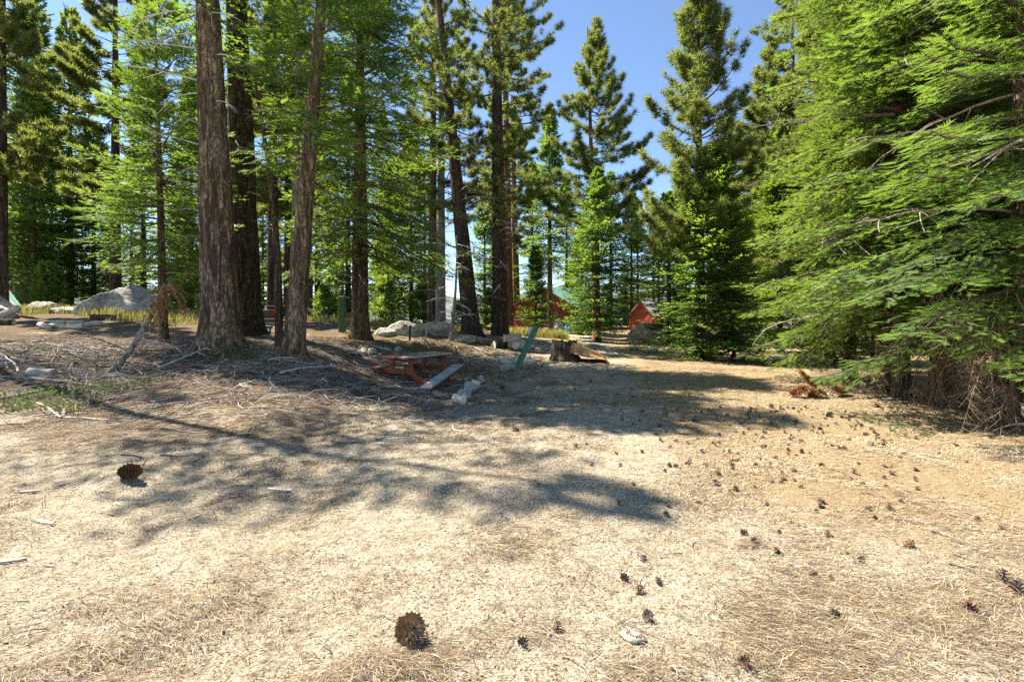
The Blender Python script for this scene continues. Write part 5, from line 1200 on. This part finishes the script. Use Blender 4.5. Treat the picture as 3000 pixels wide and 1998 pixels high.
tag(obj('needle_litter', scatter_needles(300000, 301)), 'golden and grey pine needles strewn over the sandy ground', 'needles', None, 'stuff')

def scatter_bits(N, seed):
    """crumbs of bark, cone scales and clods"""
    r = np.random.default_rng(seed); Y = 1.8*np.exp(r.uniform(0, 1, N)*math.log(11/1.8)); X = r.uniform(-1.1, 1.1, N)*Y
    s = r.uniform(.003, .011, N)*np.maximum(1, Y/4); Z = gz(X, Y)
    o4 = nrm(r.normal(size=(N, 4, 3))) * np.array([1.3, 1, .55]); V = np.stack([X, Y, Z+s*.25], 1)[:, None]+o4*s[:, None, None]
    f = np.arange(N)[:, None]*4; T = np.concatenate([f+np.array([q_]) for q_ in ((0, 1, 2), (0, 2, 3), (0, 3, 1), (1, 3, 2))])
    return mesh('bark_crumbs', V.reshape(-1, 3), [T], [M['needle']], [0], False, {'tone': np.repeat(np.clip(r.normal(.35, .35, N), 0, 1), 4)})
tag(obj('bark_crumbs', scatter_bits(16000, 311)), 'crumbs of bark and clods scattered over the sand', 'debris', None, 'stuff')

def scatter_twigs(N, seed, region, Lr, rr2, mat, name='twig_litter', arch=.1):
    r = np.random.default_rng(seed); X, Y = region(r, N); N = len(X); K = 5; s = np.linspace(0, 1, K)
    L = r.uniform(Lr[0], Lr[1], N)*r.uniform(.4, 1, N); az = r.uniform(0, 2*PI, N); cv = r.normal(0, .9, N)
    a = az[:, None]+cv[:, None]*s[None]; P = np.zeros((N, K, 3)); P[:, :, 0] = X[:, None]+L[:, None]*s*np.cos(a); P[:, :, 1] = Y[:, None]+L[:, None]*s*np.sin(a)
    P[:, :, 2] = gz(P[:, :, 0], P[:, :, 1]) + .006 + (np.abs(r.normal(0, arch, N))*L)[:, None]*np.sin(s*PI*r.uniform(.5, 1, N)[:, None])
    r0 = r.uniform(rr2[0], rr2[1], N); V, Q = tubes_many(P, r0, r0*.4, 3)
    return tag(obj(name, mesh(name, V, [Q], [M[mat]], [0], False)), None, None, None, 'stuff')
def reg_bank(r, N):
    X = r.uniform(-14, -.2, N); Y = r.uniform(7.2, 15.5, N)
    k = (r.uniform(0, 1, N) < np.clip((Y-6.9)/2.5, 0, 1)*np.clip((-X+.2)/4, .12, 1)); return X[k], Y[k]
def reg_open(r, N):
    Y = 2.2*np.exp(r.uniform(0, 1, N)*math.log(13/2.2)); return r.uniform(-1.1, 1.05, N)*Y, Y
o = scatter_twigs(2900, 321, reg_bank, (.25, 1.5), (.004, .010), 'deadwood'); tag(o, 'tangle of grey dead twigs covering the shaded bank', 'twigs')
o = scatter_twigs(1100, 322, reg_bank, (.2, 1.2), (.0035, .008), 'twig_pale', 'twig_litter'); tag(o, 'bleached thin twigs tangled over the bank', 'twigs')
o = scatter_twigs(700, 323, reg_open, (.05, .3), (.0015, .004), 'deadwood', 'twig_litter', .05); tag(o, 'tiny dark twigs strewn on the open sand', 'twigs')
# curled bare branches round the foot of the leaning pole: each its own
for k in range(60):
    px, py = R_.uniform(330, 560), R_.uniform(1010, 1110)
    if k > 26: px, py = R_.uniform(0, 330), R_.uniform(1000, 1110)
    p = at(px, py); L = R_.uniform(.6, 1.9)
    tag(obj('dead_branch', (DEADG if k % 3 else DEAD)[k % 6], None, (p[0], p[1], p[2]+.03), (R_.uniform(-.5, .5), R_.uniform(-.5, -.0), R_.uniform(0, 6.28)), (L, L, L)), 'bare curled dead branch in the tangle around the leaning dead trunk', 'branch', 'curled branches in the tangle')
for k in range(26):
    px, py = R_.uniform(560, 1060), R_.uniform(1045, 1135)
    p = at(px, py); L = R_.uniform(.4, 1.1)
    tag(obj('dead_branch', (DEADG if k % 2 else DEAD)[k % 6], None, (p[0], p[1], p[2]+.02), (R_.uniform(-.3, .3), R_.uniform(-.25, .0), R_.uniform(0, 6.28)), (L, L, L)), 'bleached dead branch lying on the litter below the trunks', 'branch', 'branches lying below the trunks')

def blades(name, pts, seed, hmin, hmax, wd, mat, per, spread, lean=.5):
    r = np.random.default_rng(seed); P = np.repeat(np.asarray(pts), per, 0); n = len(P)
    P = P + np.stack([r.normal(0, spread, n), r.normal(0, spread, n)], 1); Z = gz(P[:, 0], P[:, 1])
    hh_ = r.uniform(hmin, hmax, n); az = r.uniform(0, 2*PI, n); ln = r.uniform(0.05, lean, n)*hh_
    b = np.stack([P[:, 0], P[:, 1], Z-.01], 1); d = np.stack([np.cos(az), np.sin(az), 0*az], 1); s_ = np.stack([-np.sin(az), np.cos(az), 0*az], 1)*(wd*r.uniform(.6, 1.3, n))[:, None]
    m_ = b + d*(ln*.35)[:, None]+np.array([0, 0, 1.0])*(hh_*.6)[:, None]; t_ = b+d*ln[:, None]+np.array([0, 0, 1.0])*hh_[:, None]
    V = np.stack([b-s_, b+s_, m_+s_*.8, m_-s_*.8, t_], 1).reshape(-1, 3); f = np.arange(n)[:, None]*5
    return mesh(name, V, [f+np.array([[0, 1, 2, 3]]), f+np.array([[3, 2, 4]])], [M[mat]], [0, 0], False, {'tip': np.tile([0, 0, .4, .4, 1.0], n)*1.0})
def grass(label, px0, px1, Y0, Y1, n, per, hmin, hmax, mat, seed, wd=.006, name='grass', thr=0.0):
    r = np.random.default_rng(seed); Y = r.uniform(Y0, Y1, n); X = (r.uniform(px0, px1, n)-1500)/F*Y
    k = vn3(X*.5, Y*.5, 0, seed) > thr-.3; 
    return tag(obj(name, blades(name, np.stack([X, Y], 1)[k], seed, hmin, hmax, wd, mat, per, .12)), label, 'grass', None, 'stuff')
grass('sunlit yellow grass in the dip beyond the leaning plank', 1480, 1660, 30, 42, 700, 9, .25, .7, 'grass_dry', 401, .02)
grass('dry yellow grass around the split boulder and blocks', -60, 640, 19, 30, 1500, 8, .15, .5, 'grass_dry', 402, .014)
grass('thin dry grass on the flat behind the sign post', 880, 1420, 24, 44, 1300, 6, .1, .4, 'grass_dry', 403, .018)
grass('short green grass on the slope below the boulders', 1840, 2060, 22, 38, 500, 7, .06, .22, 'weed', 404, .012)
grass('sparse low weeds along the shade edge', 1560, 2250, 9.2, 13.5, 260, 3, .03, .14, 'grass_dry', 405, .004)
grass('thin green blades in the near sand', 40, 1000, 2.2, 6, 150, 3, .02, .07, 'weed', 406, .0022)
# weeds: low branching ground cover under the trunks
def groundcover(label, cells, seed, n, shoot=.055, name='ground_cover'):
    r = np.random.default_rng(seed); pts = []
    for (px, py, sx, sy, wt) in cells:
        for k in range(int(n*wt)):
            pts.append(at(px+r.normal(0, sx), py+r.normal(0, sy)))
    P = np.array(pts); N = len(P); az = r.uniform(0, 2*PI, N); el = r.uniform(.25, 1.2, N); L = r.uniform(.08, .22, N); K = 4; s = np.linspace(0, 1, K)
    d = np.stack([np.cos(az)*np.cos(el), np.sin(az)*np.cos(el), np.sin(el)], 1); cu = P[:, None]+d[:, None]*(L[:, None]*s[None])[..., None]
    return tag(obj(name, bough_mesh(name, cu, 'weed', shoot, 9, 1, .8, .003, seed, -.15, .2)), label, 'weeds', None, 'stuff')
groundcover('low feathery green weeds at the foot of the thick grey-brown fir', [(560, 1050, 18, 6, .35), (610, 1046, 20, 7, .4), (670, 1050, 25, 7, .5), (720, 1052, 22, 6, .35), (690, 1062, 10, 3, .1)], 411, 170)
groundcover('low green weeds along the long bowed branch', [(120, 1165, 60, 10, .45), (220, 1155, 50, 8, .4), (330, 1140, 40, 8, .3), (410, 1128, 25, 6, .25), (60, 1195, 50, 9, .35), (180, 1195, 60, 9, .3), (105, 1035, 15, 4, .08), (165, 1045, 10, 3, .06)], 412, 130)
groundcover('green weeds and grass at the edge of the fir shade', [(2575, 1243, 25, 5, .3), (2640, 1268, 25, 8, .3), (2725, 1274, 10, 3, .15), (2500, 1252, 12, 4, .12), (2600, 1205, 50, 4, .15)], 413, 35, .045)
TF = [(1470, 1140, 'bright green grass tuft beside the log edging', 'weed', .24, 60), (1455, 1128, 'small green tuft behind the log edging', 'weed', .14, 30), (1730, 1120, 'green tuft in the dark shade band', 'weed', .16, 30), (1520, 1078, 'green tuft at the foot of the leaning plank', 'weed', .22, 40), (200, 1208, 'yellow green tuft among the green weeds', 'grass_dry', .18, 50), (290, 1185, 'tall thin grass tuft beside the weeds', 'grass_dry', .32, 12),
      (330, 1215, 'single tall green weed stalk', 'weed', .38, 4), (35, 1205, 'tall pale weed stalk in the shaded weeds', 'weed', .55, 5), (790, 1278, 'tiny green tuft on the sunlit litter', 'weed', .07, 20), (1005, 1280, 'tiny green tuft in the dappled shade', 'weed', .06, 20), (1015, 985, 'grass tuft by the broad drooping fir', 'grass_dry', .3, 24)]
for k, (px, py, lb, mt, h_, n) in enumerate(TF):
    p = at(px, py); me = blades('grass_tuft', [(p[0], p[1])], 420+k, h_*.4, h_, .0025+h_*.008, mt, n, h_*.2, .8); tag(obj('grass_tuft', me), lb, 'grass')
# bushes and pale shrubs at the back of the clearing
sh = fir_crown('crown', 431, 2.6, 0.1, 1.2, 70, 7, 2, mat='fir_bright', bare=.05, pw=.7, droop=.05, shoot=.2, step=.13, low=.1, el_lo=15)
sht = trunk_mesh('trunk', 2.5, .05, .01, 'bark_brown', (0, 0), 0, 432, 10, 12)
for k, (px, Y, s_, lb) in enumerate([(1130, 33, 1.2, 'young fir sapling behind the grey rock lobe'), (1440, 40, 1.3, 'sapling between the blue drum and tall straight pine'), (950, 38, 1.0, 'sapling beyond the sign post'), (1965, 46, 1.2, 'sapling beside the white-roofed shed'), (2010, 34, 1.3, 'sapling behind the low bushy fir'), (2450, 17, 1.2, 'sapling behind the short dense bright fir'), (140, 30, 1.1, 'sapling in the grass by the pale green roof'), (520, 26, 1.0, 'sapling beside the split boulder'), (1240, 36, 1.2, 'sapling behind the twin pines'), (1345, 46, 1.0, 'sapling in the gap by the bleached snag')]):
    tree('fir_sapling', lb, px, Y, sht, sh, None, k*1.7, (s_, s_, s_))
